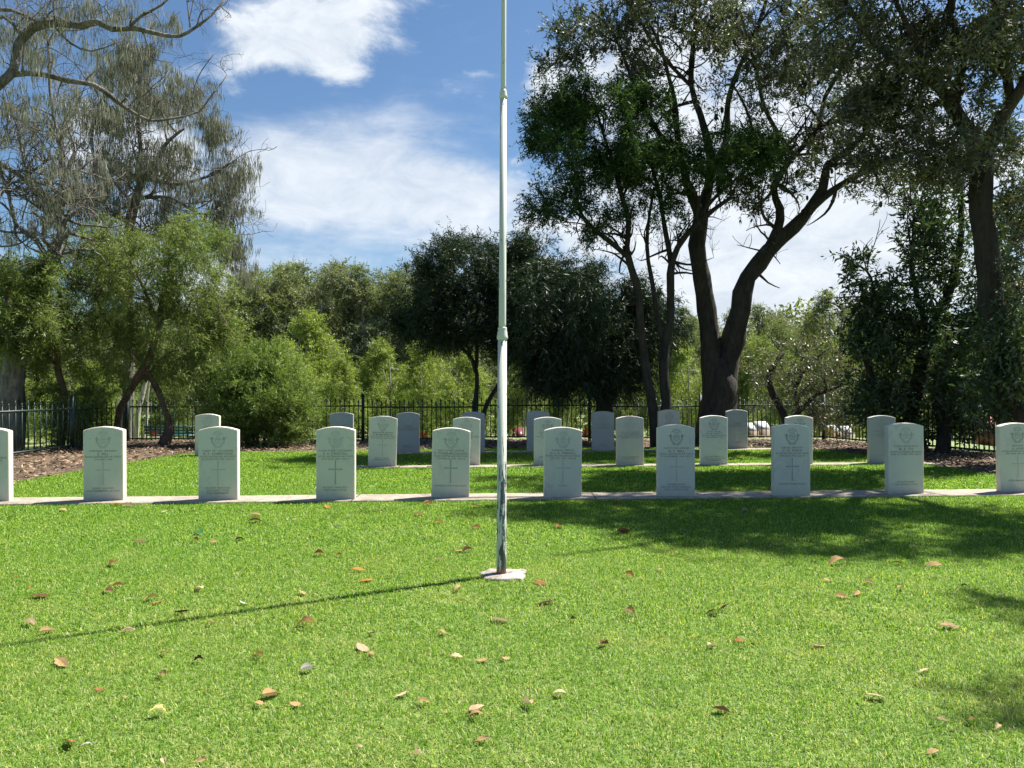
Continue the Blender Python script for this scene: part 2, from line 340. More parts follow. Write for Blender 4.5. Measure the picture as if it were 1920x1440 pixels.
def inside(poly, X, Y):
    r = np.zeros(X.shape, bool); n = len(poly); j = n-1
    for i in range(n):
        xi, yi = poly[i]; xj, yj = poly[j]
        c = ((yi > Y) != (yj > Y)) & (X < (xj-xi)*(Y-yi)/((yj-yi) if abs(yj-yi) > 1e-9 else 1e-9)+xi); r ^= c; j = i
    return r
# headstone rows: (x centre of face, y of the base, y of the top) in photo pixels
ROW1 = [(-21, 940, 802), (197-3, 938, 800), (409, 937, 800), (629, 936, 800), (844, 932, 802), (1055, 932, 801), (1268, 930, 796), (1485, 929, 795), (1699, 925, 793), (1909, 922, 793)]
ROW2 = [(716, 874, 780), (874, 872, 782), (1027, 871.5, 782), (1182, 872, 780), (1339, 871, 779), (1499, 870, 779), (1655, 868, 779)]
ROW3 = [(388, 853, 776), (640, 850, 773), (765, 848, 773), (888, 847, 772), (1009, 846, 770), (1131, 844.5, 771), (1255, 843, 768), (1382, 841, 768)]
KERB_Z = .034
def kerb(xa, ya, xb, yb, wf, wb):
    a, b = G(xa, ya, KERB_Z), G(xb, yb, KERB_Z); d = (b-a).normalized(); n = Vector((-d.y, d.x, 0))
    mb = MB(); k = 60; vs = []
    for i in range(k+1):
        p = a.lerp(b, i/k); j = noise.noise(p*3)*.012; j2 = noise.noise(p*3+Vector((5, 5, 0)))*.012
        f_, g_ = p-n*(wf+j), p+n*(wb+j2)
        vs += [(f_.x, f_.y, -.05), (f_.x, f_.y, KERB_Z-.006), (f_.x+n.x*.008, f_.y+n.y*.008, KERB_Z), (g_.x-n.x*.008, g_.y-n.y*.008, KERB_Z), (g_.x, g_.y, KERB_Z-.006), (g_.x, g_.y, -.05)]
    fs = [(i*6+c, (i+1)*6+c, (i+1)*6+c+1, i*6+c+1) for i in range(k) for c in range(5)]
    fs += [(0, 1, 2, 3, 4, 5)[::-1], tuple(k*6+c for c in range(6))]
    mb.add(vs, [f[::-1] for f in fs])
    o = mb.build('kerb', M['concrete']); o['kind'] = 'structure'
    return (a, b, n, wf, wb)
KERBS = [kerb(-150, 940, 2050, 920.5, .21, .24), kerb(640, 875, 1760, 867.5, .13, .14), kerb(700, 849.5, 1500, 840.2, .13, .12)]
kerb_rects = []
for a, b, n, wf, wb in KERBS: kerb_rects.append((a, b, n, wf, wb))
SLAB = (G(905, 1092).x, G(983, 1092).x, G(0, 1093).y, G(0, 1075).y)

def build_grass():
    V, FS, L, RN = [], [], [], []; base = 0
    zones = [(1.9, 3.6, 25000, .0025, 1.0, .020), (3.6, 5.6, 15500, .0034, 1.0, .022), (5.6, 8.8, 8000, .0054, 1.0, .026), (8.8, 15.3, 3600, .0095, 1.0, .032)]
    for y0, y1, dens, wd, marg, hgt in zones:
        hw = min(7.2, y1*.70+2.6); area = 2*hw*(y1-y0); n = int(area*dens)
        X = rng.uniform(-hw, hw, n); Y = rng.uniform(y0, y1, n)
        k = inside(lawn_poly, X, Y) & (np.abs(X) < Y*.70+2.6)
        for a, b, nn, wf, wb in kerb_rects:
            rx, ry = X-a.x, Y-a.y; dd = (b-a).normalized(); s = rx*dd.x+ry*dd.y; q = rx*nn.x+ry*nn.y
            jag = rng.uniform(-.015, .03, n)
            k &= ~((q > -wf+jag) & (q < wb-jag) & (s > -.0) & (s < (b-a).length))
        jx = rng.uniform(0, .035, n)
        k &= ~((X > SLAB[0]+jx) & (X < SLAB[1]-jx) & (Y > SLAB[2]+jx) & (Y < SLAB[3]-jx*.5))
        X, Y = X[k], Y[k]; n = len(X)
        # clumpiness from a cheap sum of sines
        cl = np.sin(X*23+np.sin(Y*17)*2)*np.sin(Y*21+np.sin(X*13)*2)
        h = hgt*rng.uniform(.55, 1.25, n)*(1+.25*cl); az_ = rng.uniform(0, 2*np.pi, n); lean = rng.uniform(.2, 1.7, n)**1.0
        dx, dy = np.cos(az_), np.sin(az_); px, py = -dy, dx; ww = wd*rng.uniform(.7, 1.3, n)*.5
        z0 = np.full(n, .012)
        tipx = X+dx*h*lean; tipy = Y+dy*h*lean; tz = z0+h*(1.1-.48*lean)
        mx = X+dx*h*lean*.35; my = Y+dy*h*lean*.35; mz = z0+h*(.62-.18*lean)
        v = np.stack([np.stack([X-px*ww, Y-py*ww, z0], 1), np.stack([X+px*ww, Y+py*ww, z0], 1), np.stack([mx+px*ww*.8, my+py*ww*.8, mz], 1),
                      np.stack([mx-px*ww*.8, my-py*ww*.8, mz], 1), np.stack([tipx, tipy, tz], 1)], 1).reshape(-1, 3)
        idx = (np.arange(n)*5+base)[:, None]
        lp = np.concatenate([idx+np.array([0, 1, 2, 3]), idx+np.array([3, 2, 4])], 1)
        V.append(v); L.append(lp.ravel()); FS.append(np.tile([4, 3], n)); base += 5*n
        r = rng.beta(1.25, 1.35, n)*.9; dry = rng.random(n) < np.interp(Y, [2.5, 4.5, 8.0], [.16, .09, .025]); r[dry] = rng.uniform(.92, 1, dry.sum()); RN.append(np.repeat(r, 2))
    me = mesh_np('grass', np.concatenate(V), np.concatenate(FS), np.concatenate(L), M['grass'], np.concatenate(RN))
    o = link('grass', me); tag(o, 'short bright green turf covering the lawn around the headstones', 'grass', kind='stuff')
build_grass()

def quads(P, D, Wd, Ln, wid, fold=.25):
    """diamond leaves: base P, direction D, side Wd, length and width arrays -> vertex array (n*4,3)"""
    up = np.cross(D, Wd)
    a = P; b = P+D*(Ln*.45)[:, None]+Wd*(wid*.5)[:, None]+up*(wid*fold)[:, None]; c = P+D*Ln[:, None]; d = P+D*(Ln*.45)[:, None]-Wd*(wid*.5)[:, None]+up*(wid*fold)[:, None]
    return np.stack([a, b, c, d], 1).reshape(-1, 3)
def unit(v): return v/np.maximum(np.linalg.norm(v, axis=1, keepdims=True), 1e-9)
def quadmesh(name, V, mat, rnd, off=None):
    V = V if off is None else V-np.array(off)
    n = len(V)//4; return mesh_np(name, V, np.full(n, 4), np.arange(n*4), mat, rnd)
# bark chips on the beds
def build_chips():
    n = 62000; X = rng.uniform(-9, 9.6, n); Y = rng.uniform(6.5, 17.4, n)
    k = inside(bed_poly, X, Y) & ~inside(lawn_poly, X+rng.normal(0, .05, n), Y+rng.normal(0, .05, n)) & (np.abs(X) < Y*.72+.8)
    X, Y = X[k], Y[k]; n = len(X); a = rng.uniform(0, 6.283, n); t = rng.normal(0, .25, n)
    D = unit(np.stack([np.cos(a), np.sin(a), t], 1)); Wd = unit(np.cross(D, unit(np.stack([rng.normal(0, .35, n), rng.normal(0, .35, n), np.ones(n)], 1))))
    Z = .008+rng.uniform(0, .035, n)+.03*np.abs(np.sin(X*1.7)*np.sin(Y*1.3))
    V = quads(np.stack([X, Y, Z], 1), D, Wd, rng.uniform(.03, .12, n), rng.uniform(.012, .04, n), .12)
    o = link('mulch_chips', quadmesh('mulch_chips', V, M['chips'], rng.random(n)))
    tag(o, 'brown bark chips and dead leaves covering the bed by the fence', 'mulch', kind='stuff')
build_chips()

# ------------------------------------------------------------------ headstones
txt_cache = {}
def text_mesh(lines, mat, name):
    """lines: (string, height, centre x, baseline z); flat letters in the x-z plane"""
    V, Fs, L, base = [], [], [], 0
    for s_, h, maxw, z in lines:
        if s_ not in txt_cache:
            cu = bpy.data.curves.new('t', 'FONT'); cu.body = s_; cu.align_x = 'CENTER'; cu.size = 1.0; cu.resolution_u = 2; cu.space_character = 1.12; cu.offset = .012
            ob = bpy.data.objects.new('t', cu); C.objects.link(ob); dg = bpy.context.evaluated_depsgraph_get()
            me = ob.evaluated_get(dg).to_mesh(); v = np.empty(len(me.vertices)*3); me.vertices.foreach_get('co', v)
            txt_cache[s_] = (v.reshape(-1, 3).copy(), [tuple(p.vertices) for p in me.polygons])
            ob.evaluated_get(dg).to_mesh_clear(); bpy.data.objects.remove(ob); bpy.data.curves.remove(cu)
        v, ps = txt_cache[s_]
        if len(v) == 0: continue
        sc = h/.70; wdt = (v[:, 0].max()-v[:, 0].min())*sc; sx_ = min(1.0, maxw/wdt)
        V.append(np.stack([v[:, 0]*sc*sx_, np.zeros(len(v)), v[:, 1]*sc+z], 1))
        for p in ps: Fs.append(len(p)); L += [i+base for i in p]
        base += len(v)
    return mesh_np(name, np.concatenate(V), Fs, L, mat)
def ribbon(mb, pts, wd):
    pts = [Vector((p[0], 0, p[1])) for p in pts]; vs = []
    for i, p in enumerate(pts):
        t = (pts[min(i+1, len(pts)-1)]-pts[max(i-1, 0)]).normalized(); n = Vector((-t.z, 0, t.x))*wd/2; vs += [p+n, p-n]
    mb.add(vs, [(2*i, 2*i+1, 2*i+3, 2*i+2) for i in range(len(pts)-1)])
def arc(cx, cz, r, a0, a1, n=14): return [(cx+r*math.cos(R(a0+(a1-a0)*i/n)), cz+r*math.sin(R(a0+(a1-a0)*i/n))) for i in range(n+1)]
def emblem_mesh(mat):
    mb = MB(); wd = .0042
    ribbon(mb, arc(0, 0, .030, 0, 360, 24), wd); ribbon(mb, arc(0, 0, .020, 0, 360, 20), wd*.6)
    for s in (-1, 1):
        ribbon(mb, [(s*x, z) for x, z in arc(0, 0, .060, -80, 34, 16)], wd)            # wreath
        ribbon(mb, [(s*x, z) for x, z in arc(0, 0, .050, -74, 28, 16)], wd)
        for a in range(-70, 34, 13):
            c, q = math.cos(R(a)), math.sin(R(a)); ribbon(mb, [(s*.050*c, .050*q), (s*.061*c, .061*q+.006)], wd)
        ribbon(mb, [(s*.040, .004), (s*.056, .012), (s*.078, .018)], wd*1.6)           # wing tips
        ribbon(mb, [(s*.012, .060), (s*.030, .060), (s*.044, .046)], wd*1.5)            # crown sides
        ribbon(mb, arc(s*.018, .058, .016, 20, 170, 8), wd)
        ribbon(mb, [(0, .002), (s*.008, .008), (s*.017, .006)], wd*1.6)                 # eagle
    ribbon(mb, [(-.026, .042), (0, .046), (.026, .042)], wd*1.5)
    ribbon(mb, [(0, .072), (0, .084)], wd); ribbon(mb, [(-.006, .079), (.006, .079)], wd)
    ribbon(mb, [(0, .006), (0, -.010)], wd*1.5)
    ribbon(mb, [(-.042, -.058), (-.024, -.066), (0, -.060), (.024, -.066), (.042, -.058)], wd*1.4)
    ribbon(mb, [(-.024, -.075), (0, -.070), (.024, -.075)], wd)
    me = mb.mesh('emblem', mat); return me
def cross_mesh(mat, hgt, wdt):
    mb = MB(); t = .0065
    def bar(x0, z0, x1, z1, w0, w1):
        d = Vector((x1-x0, 0, z1-z0)).normalized(); n = Vector((-d.z, 0, d.x)); a = Vector((x0, 0, z0)); b = Vector((x1, 0, z1))
        mb.add([a+n*w0, a-n*w0, b-n*w1, b+n*w1], [(0, 1, 2, 3)])
    zc = hgt*.63
    bar(0, 0, 0, zc-.001, t*1.0, t*.7); bar(0, zc+.001, 0, hgt, t*.7, t*1.0)
    bar(-.0015-t*.7, zc, -wdt/2, zc, t*.7, t*1.0); bar(.0015+t*.7, zc, wdt/2, zc, t*.7, t*1.0)
    return mb.mesh('cross', mat)
EMB = {k: emblem_mesh(M[k]) for k in ('incise', 'faint')}
CRS = {k: cross_mesh(M[k], .245, .145) for k in ('incise', 'faint')}
def stone_mesh(wd, h, th, mat, seed):
    bm = bmesh.new(); hw = wd/2; rise = .036; prof = [(-hw, 0), (hw, 0)]; n = 14; bury = .12
    rr = (hw*hw+rise*rise)/(2*rise); cz = h-rr; a = math.asin(hw/rr)
    pr = [(-hw, -bury), (hw, -bury)]+[(rr*math.sin(a-2*a*i/n), cz+rr*math.cos(a-2*a*i/n)) for i in range(n+1)]
    vf = [bm.verts.new((x, 0, z)) for x, z in pr]; f = bm.faces.new(vf)
    ex = bmesh.ops.extrude_face_region(bm, geom=[f]); vv = [g for g in ex['geom'] if isinstance(g, bmesh.types.BMVert)]
    bmesh.ops.translate(bm, verts=vv, vec=(0, th, 0)); bmesh.ops.recalc_face_normals(bm, faces=bm.faces)
    ed = [e for e in bm.edges if len(e.link_faces) == 2 and e.calc_face_angle() > .6]
    bmesh.ops.bevel(bm, geom=ed, offset=.009, segments=3, affect='EDGES', profile=.6)
    me = bpy.data.meshes.new('stone'); bm.to_mesh(me); bm.free(); me.materials.append(mat)
    for p in me.polygons: p.use_smooth = True
    try: me.set_sharp_from_angle(angle=R(40))
    except Exception: pass
    return me
RAAF = 'ROYAL AUSTRALIAN AIR FORCE'
INS = {
 1: [['SERGEANT'], ['ROYAL AUSTRALIAN'], ['REMEMBERED']],
}
def headstone(x, yb, yt, row, rank, name_, date, foot, mat, label, lean=0, ink='incise', cross=True, rz=None):
    wd = {1: .395, 2: .405, 3: .405}[row]
    p = G(x, yb, KERB_Z); d = p.y; h = (yb-yt)*d/F
    t = thing('headstone', p, label, 'headstone', 'white headstones set in three rows', rz=R(2.6) if rz is None else rz)
    rj = random.Random(int(x)*3+row); t.rotation_euler = (R(rj.uniform(-.7, .5)), R(lean+rj.uniform(-.5, .5)), t.rotation_euler.z+R(rj.uniform(-1.5, 1.5)))
    link('stone', stone_mesh(wd, h, .082, mat, x), t)
    k = h/.77
    em = link('emblem', EMB['faint' if x < 900 else ink], t, (0, -.0012, h-.135)); em.scale = (1.12,)*3
    L = []
    z = h-.262*k; mw = wd*.86
    for s_, hh, dz in ((rank, .0165, 0), (name_, .0235, .035), (RAAF, .0175, .062), (date, .0165, .089)):
        L.append((s_, hh, mw*(1.04 if s_ == RAAF else 1), z-dz*k))
    o = link('inscription', text_mesh(L, M['letters'], 'inscription'), t, (0, -.0012, 0))
    if cross: link('cross', CRS['incise' if name_[:5] in ('C. W.', 'J. WA', 'R. ST', 'E. A.') else 'faint'], t, (0, -.0012, .158*k))
    if foot:
        L = [(s_, .0165, mw, .118*k-i*.027) for i, s_ in enumerate(foot)]
        link('epitaph', text_mesh(L, M['letters' if x < 1900 else ink], 'epitaph'), t, (0, -.0012, 0))
    return t
r1 = [
 ('SERGEANT', 'J. HALL', '2ND MAY 1944  AGE 23', ['EVER REMEMBERED'], 'marble', 'white marble headstone cut off by the left edge, only its sunlit side showing', 0, 'incise'),
 ('CORPORAL  SERGEANT', 'E. HILL', '12TH MAY 1944', ['DEARLY BELOVED', 'SON REMEMBERED ALWAYS'], 'marble', 'white headstone with widest bright sunlit right side, standing before the left fence corner post', 0, 'incise'),
 ('FLIGHT SGT. AIR GUNNER', 'R. T. ROBERTSON', '10TH AUGUST 1944  AGE 21', ['HIS DUTY FEARLESSLY', 'AND NOBLY DONE', 'EVER REMEMBERED'], 'marble', 'front headstone overlapping a single small stone behind its left shoulder, three lines at foot', 0, 'incise'),
 ('FLYING FLIGHT LIEUTENANT', 'E. A. DRISCOLL', '25TH JUNE 1944  AGE 24', ['HIS DUTY FEARLESSLY', 'AND NOBLY DONE'], 'marble', 'front headstone standing right of the green bush, sunlit edge, two lines at foot', 0, 'incise'),
 ('PILOT FLYING OFFICER', 'R. STOKES-McCLELLAND', '7TH MARCH 1944  AGE 22', ['ENSHRINED IN OUR LOVING HEARTS'], 'marble', 'creamy headstone leaning slightly, nearest on the left of the flagpole', .9, 'incise'),
 ('WARRANT OFFICER', 'A. J. R. TINDALL', '5TH JULY 1945  AGE 26', ['AT REST'], 'marble', 'bluish white headstone nearest on the right of the flagpole, faint cross and diagonal grey vein', 0, 'faint'),
 ('PILOT FLYING OFFICER', 'N. C. BELL', '17TH NOVEMBER 1944  AGE 19', ['HE DIED IN THE', 'SERVICE OF HIS COUNTRY', 'AND A NOBLE CAUSE'], 'marble', 'shaded front headstone with three lines at foot, before the slim multi-stemmed tree', 0, 'incise'),
 ('LEADING SERGEANT', 'C. W. FINCH', '5TH JUNE 1945  AGE 29', ['HIS DUTY NOBLY DONE'], 'marble', 'shaded front headstone with deep clear cross, directly hiding most of a stone behind', 0, 'incise'),
 ('FLYING OFFICER PILOT', 'M. A. TYE', '20TH OCTOBER 1944  AGE 21', ['HIS DUTY NOBLY', 'AND BRAVELY DONE'], 'marble', 'shaded front headstone with no cross and a grey vein, overlapping the last second-row stone', 0, 'faint'),
 ('SERGEANT', 'A. LANE', '3RD JUNE 1944  AGE 24', ['EVER REMEMBERED'], 'marble', 'shaded headstone cut off by the right edge, beside the bark mulch', 0, 'incise')]
for (x, yb, yt), (rk, nm, dt, ft, mt, lb, ln, ink) in zip(ROW1, r1):
    headstone(x, yb, yt, 1, rk, nm, dt, ft, M[mt], lb, ln, ink, cross=('no cross' not in lb))
r2 = [
 ('SERGEANT AIR OBSERVER', 'D. M. MORRISON', '20TH AUGUST 1944  AGE 22', ['HIS DUTY NOBLY', 'REMEMBERED BY ALL'], 'marble', 'tilting headstone at the left end of the middle row with a bright rim', 1.5, 'incise', True),
 ('FLYING OFFICER', 'J. PARKER', '9TH APRIL 1944', ['EVER LOVED'], 'marble', 'pale greenish headstone of the middle row, half behind the creamy stone left of the flagpole', 1.0, 'faint', False),
 ('CORPORAL SERGEANT', 'W. F. GRANT', '15TH JUNE 1944', ['REMEMBERED ALWAYS'], 'marble', 'middle-row headstone overlapped by the bluish stone right of the flagpole', 0, 'incise', True),
 ('PILOT FLIGHT SERGEANT', 'G. J. R. ARNOLD', '22ND MAY 1944  AGE 23', ['ALWAYS REMEMBERED', 'BY HIS FAMILY'], 'marble_pink', 'pinkish headstone standing clear in the middle row with sun on its rim', 0, 'faint', False),
 ('FLYING OFFICER', 'W. W. KNOTT', '18TH FEBRUARY 1945', ['IN LOVING MEMORY OF', 'A DEAR SON AND BROTHER', 'EVER REMEMBERED'], 'marble', 'middle-row headstone with dark clear round badge, before the forked tree trunk', 0, 'incise', False),
 ('FLYING OFFICER', 'H. SMART', '4TH MAY 1944', ['AT REST'], 'marble', 'middle-row headstone almost hidden behind the front stone with the deep cross', 0, 'incise', True),
 ('LEADING AIRCRAFTMAN', 'J. WALL', '9TH MAY 1944', ['AT PEACE'], 'marble_grey', 'grey headstone at the right end of the middle row, with dark crossbar, by the mulch', 0, 'incise', True)]
for (x, yb, yt), (rk, nm, dt, ft, mt, lb, ln, ink, cr) in zip(ROW2, r2):
    headstone(x, yb, yt, 2, rk, nm, dt, ft, M[mt], lb, ln, ink, cr)
r3 = [
 ('AIRCRAFTMAN', 'P. MOORE', '1ST MAY 1943', ['AT REST'], 'marble', 'small far headstone beside the leafy bush, the leftmost of the back row', 'faint', False),
 ('AIRCRAFTMAN', 'T. COLE', '8TH MAY 1943', ['AT REST'], 'marble_grey', 'grey back-row headstone showing only its top over the front stone right of the bush', 'faint', False),
 ('SERGEANT', 'R. YOUNG', '5TH MAY 1943  AGE 20', ['REMEMBERED BY', 'HIS FAMILY'], 'marble_grey', 'bluish grey back-row headstone just right of the tilting middle-row stone', 'incise', False),
 ('AIRCRAFTMAN', 'K. REED', '6TH MAY 1943', ['AT REST'], 'marble_grey', 'grey back-row headstone peeping out behind the pale greenish middle-row stone', 'faint', False),
 ('AIRCRAFTMAN', 'L. WOOD', '7TH MAY 1943', ['AT REST'], 'marble_grey', 'brownish grey back-row headstone nearest on the right of the flagpole', 'faint', False),
 ('LEADING AIRCRAFTMAN', 'S. PAGE', '8TH JUNE 1943', ['AT REST', 'EVER LOVED'], 'marble_grey', 'weathered grey back-row headstone standing clear, just left of the pinkish stone', 'incise', False),
 ('AIRCRAFTMAN', 'V. DEAN', '9TH JUNE 1943', ['AT REST'], 'marble_pink', 'warm toned back-row headstone in front of the slim multi-stemmed tree', 'incise', False),
 ('CORPORAL', 'B. NASH', '9TH JULY 1943', ['EVER REMEMBERED'], 'marble_grey', 'grey back-row headstone at the right end, beside the forked trunk and a fence post', 'faint', True)]
for (x, yb, yt), (rk, nm, dt, ft, mt, lb, ink, cr) in zip(ROW3, r3):
    headstone(x, yb, yt, 3, rk, nm, dt, ft, M[mt], lb, 0, ink, cr)

# ------------------------------------------------------------------ flagpole
pp = G(940, 1083)
fp = thing('flagpole', pp, 'tall white flagpole with peeling paint and rusty foot on a concrete footing', 'flagpole')
def zat(y): return HC+(YH-y)*pp.y/F
lean = Vector((.0042, 0, 1))
k = pp.y/F
z1, z2 = zat(632), zat(180); top = 6.6
def sec(name, z0, za, r0, r1_, extra=None):
    mb = MB(); n = 24; prof = extra or [(r0, z0), (r0, z0+.02), (r1_, za)]
    mb.lathe(prof, n)
    mb.v = [(x+z*lean.x, y, z) for x, y, z in mb.v]
    return mb.build(name, M['pole'], fp, smooth=False)
def smoothit(o):
    for p in o.data.polygons: p.use_smooth = len(p.vertices) == 4
smoothit(sec('lower_tube', 0, z1, 9.3*k, 8.3*k))
smoothit(sec('collar', 0, 0, 0, 0, [(8.3*k, z1-.018), (10.2*k, z1-.012), (10.4*k, z1), (9.6*k, z1+.01), (9.2*k, z1+.030), (8.2*k, z1+.04), (8.4*k, z1+.052), (8.4*k, z1+.058), (6.9*k, z1+.06)]))
smoothit(sec('middle_tube', z1+.0605, z2, 6.8*k, 6.2*k))
smoothit(sec('collar', 0, 0, 0, 0, [(6.2*k, z2-.014), (7.6*k, z2-.010), (7.6*k, z2), (6.9*k, z2+.008), (6.6*k, z2+.026), (6.0*k, z2+.034), (5.0*k, z2+.042)]))
smoothit(sec('upper_tube', z2+.0425, top, 4.9*k, 4.0*k))
mb = MB(); mb.lathe([(.012, top), (.045, top+.02), (.055, top+.055), (.045, top+.09), (.012, top+.11)], 16); mb.v = [(x+z*lean.x, y, z) for x, y, z in mb.v]
smoothit(mb.build('finial', M['pole'], fp))
# footing: rough square of concrete just above the turf
mb = MB(); n = 10; vs = []
sx0, sx1, sy0, sy1 = SLAB; per = []
for i in range(n): per.append((sx0+(sx1-sx0)*i/n, sy0))
for i in range(n): per.append((sx1, sy0+(sy1-sy0)*i/n))
for i in range(n): per.append((sx1-(sx1-sx0)*i/n, sy1))
for i in range(n): per.append((sx0, sy1-(sy1-sy0)*i/n))
per = [(x+.034*noise.noise(Vector((x*19, y*19, 1))), y+.034*noise.noise(Vector((x*19, y*19, 4)))) for x, y in per]
N = len(per)
vs = [(x, y, -.06) for x, y in per]+[(x, y, .022+.004*noise.noise(Vector((x*20, y*20, 2)))) for x, y in per]+[((x-pp.x)*.93+pp.x, (y-pp.y)*.93+pp.y, .03) for x, y in per]
mb.add(vs, [(i, (i+1) % N, N+(i+1) % N, N+i) for i in range(N)]+[(N+i, N+(i+1) % N, 2*N+(i+1) % N, 2*N+i) for i in range(N)]+[tuple(2*N+i for i in range(N))])
o = mb.build('footing', M['slab'], fp, off=pp)

# ------------------------------------------------------------------ fence
def picket_mesh(h):
    mb = MB(); r = .0085
    mb.box(-r, r, -r, r, .06, h-.075)
    mb.lathe([(.016, h-.082), (.018, h-.07), (.010, h-.062)], 8)
    mb.add([(-.008, 0, h-.062), (0, -.008, h-.062), (.008, 0, h-.062), (0, .008, h-.062), (-.022, 0, h-.045), (0, -.008, h-.045), (.022, 0, h-.045), (0, .008, h-.045), (0, 0, h)],
           [(0, 1, 5, 4), (1, 2, 6, 5), (2, 3, 7, 6), (3, 0, 4, 7), (4, 5, 8), (5, 6, 8), (6, 7, 8), (7, 4, 8)])
    return mb.mesh('picket', M['fence'])
PK = [picket_mesh(.945), picket_mesh(.905)]
def fence(a, b, label, pitch=.096, postgap=2.43, first_post=True, maxp=100, off0=0):
    a, b = Vector(a), Vector(b); L_ = (b-a).length; rz = math.atan2(b.y-a.y, b.x-a.x)
    t = thing('fence', (a.x, a.y, 0), label, 'fence', rz=rz)
    # panels between posts, each a touch higher or lower, as in a fence on uneven ground
    posts = []; p = off0
    while p < L_+.01: posts.append(p); p += postgap
    edges = ([0] if off0 > .05 else [])+posts+([L_] if posts[-1] < L_-.1 else [])
    pk = []
    for i, (e0, e1) in enumerate(zip(edges[:-1], edges[1:])):
        dz = [0, .012, -.014, .02, -.006, .016][i % 6]
        for nm, z in (('top_rail', .765), ('bottom_rail', .085)):
            mb = MB(); mb.box(e0+.03, e1-.03, -.017, .017, z-.015+dz, z+.015+dz); mb.build(nm, M['fence'], t)
        n = max(1, int((e1-e0-.1)/pitch))
        for j in range(n): pk.append((e0+.05+(e1-e0-.1)*(j+.5)/n, dz, j % 2))
    for e in posts:
        mb = MB(); mb.box(e-.03, e+.03, -.03, .03, -.05, 1.02); mb.add([(e-.034, -.034, 1.02), (e+.034, -.034, 1.02), (e+.034, .034, 1.02), (e-.034, .034, 1.02), (e, 0, 1.05)], [(0, 1, 4), (1, 2, 4), (2, 3, 4), (3, 0, 4), (3, 2, 1, 0)])
        mb.build('post', M['fence'], t)
    order = sorted(pk, key=lambda q: ((a+(b-a)*(q[0]/L_)).length))
    for x, dz, j in order[:maxp]:
        o = link('picket', PK[j], t, (x, 0, dz))
    rest = order[maxp:]
    if rest:
        mb = MB()
        for x, dz, j in rest:
            me = PK[j]; mb.add([(v.co.x+x, v.co.y, v.co.z+dz) for v in me.vertices], [tuple(p.vertices) for p in me.polygons])
        mb.build('picket_run', M['fence'], t)['kind'] = 'stuff'
    return t
cl = (-8.15, 16.3); cr = (6.9, 17.0)
fence((-8.15, 4.5), cl, 'dark green spiked metal fence running along the left side towards the camera', off0=.02, pitch=.165)
fence(cl, cr, 'long dark green spiked metal fence along the back behind the headstones', off0=2.5, postgap=2.45)
fence(cr, (9.3, 9.5), 'dark green spiked metal fence at the right side, mostly hidden by leafy shrubs')
mb = MB(); mb.box(-.05, .05, -.05, .05, -.05, 1.14); mb.add([(-.055, -.055, 1.14), (.055, -.055, 1.14), (.055, .055, 1.14), (-.055, .055, 1.14), (0, 0, 1.18)], [(0, 1, 4), (1, 2, 4), (2, 3, 4), (3, 0, 4), (3, 2, 1, 0)])
o = mb.build('fence_post', M['fence']); o.location = (cl[0], cl[1]-.07, 0); tag(o, 'thick dark green corner post where the left and back fences meet', 'post')

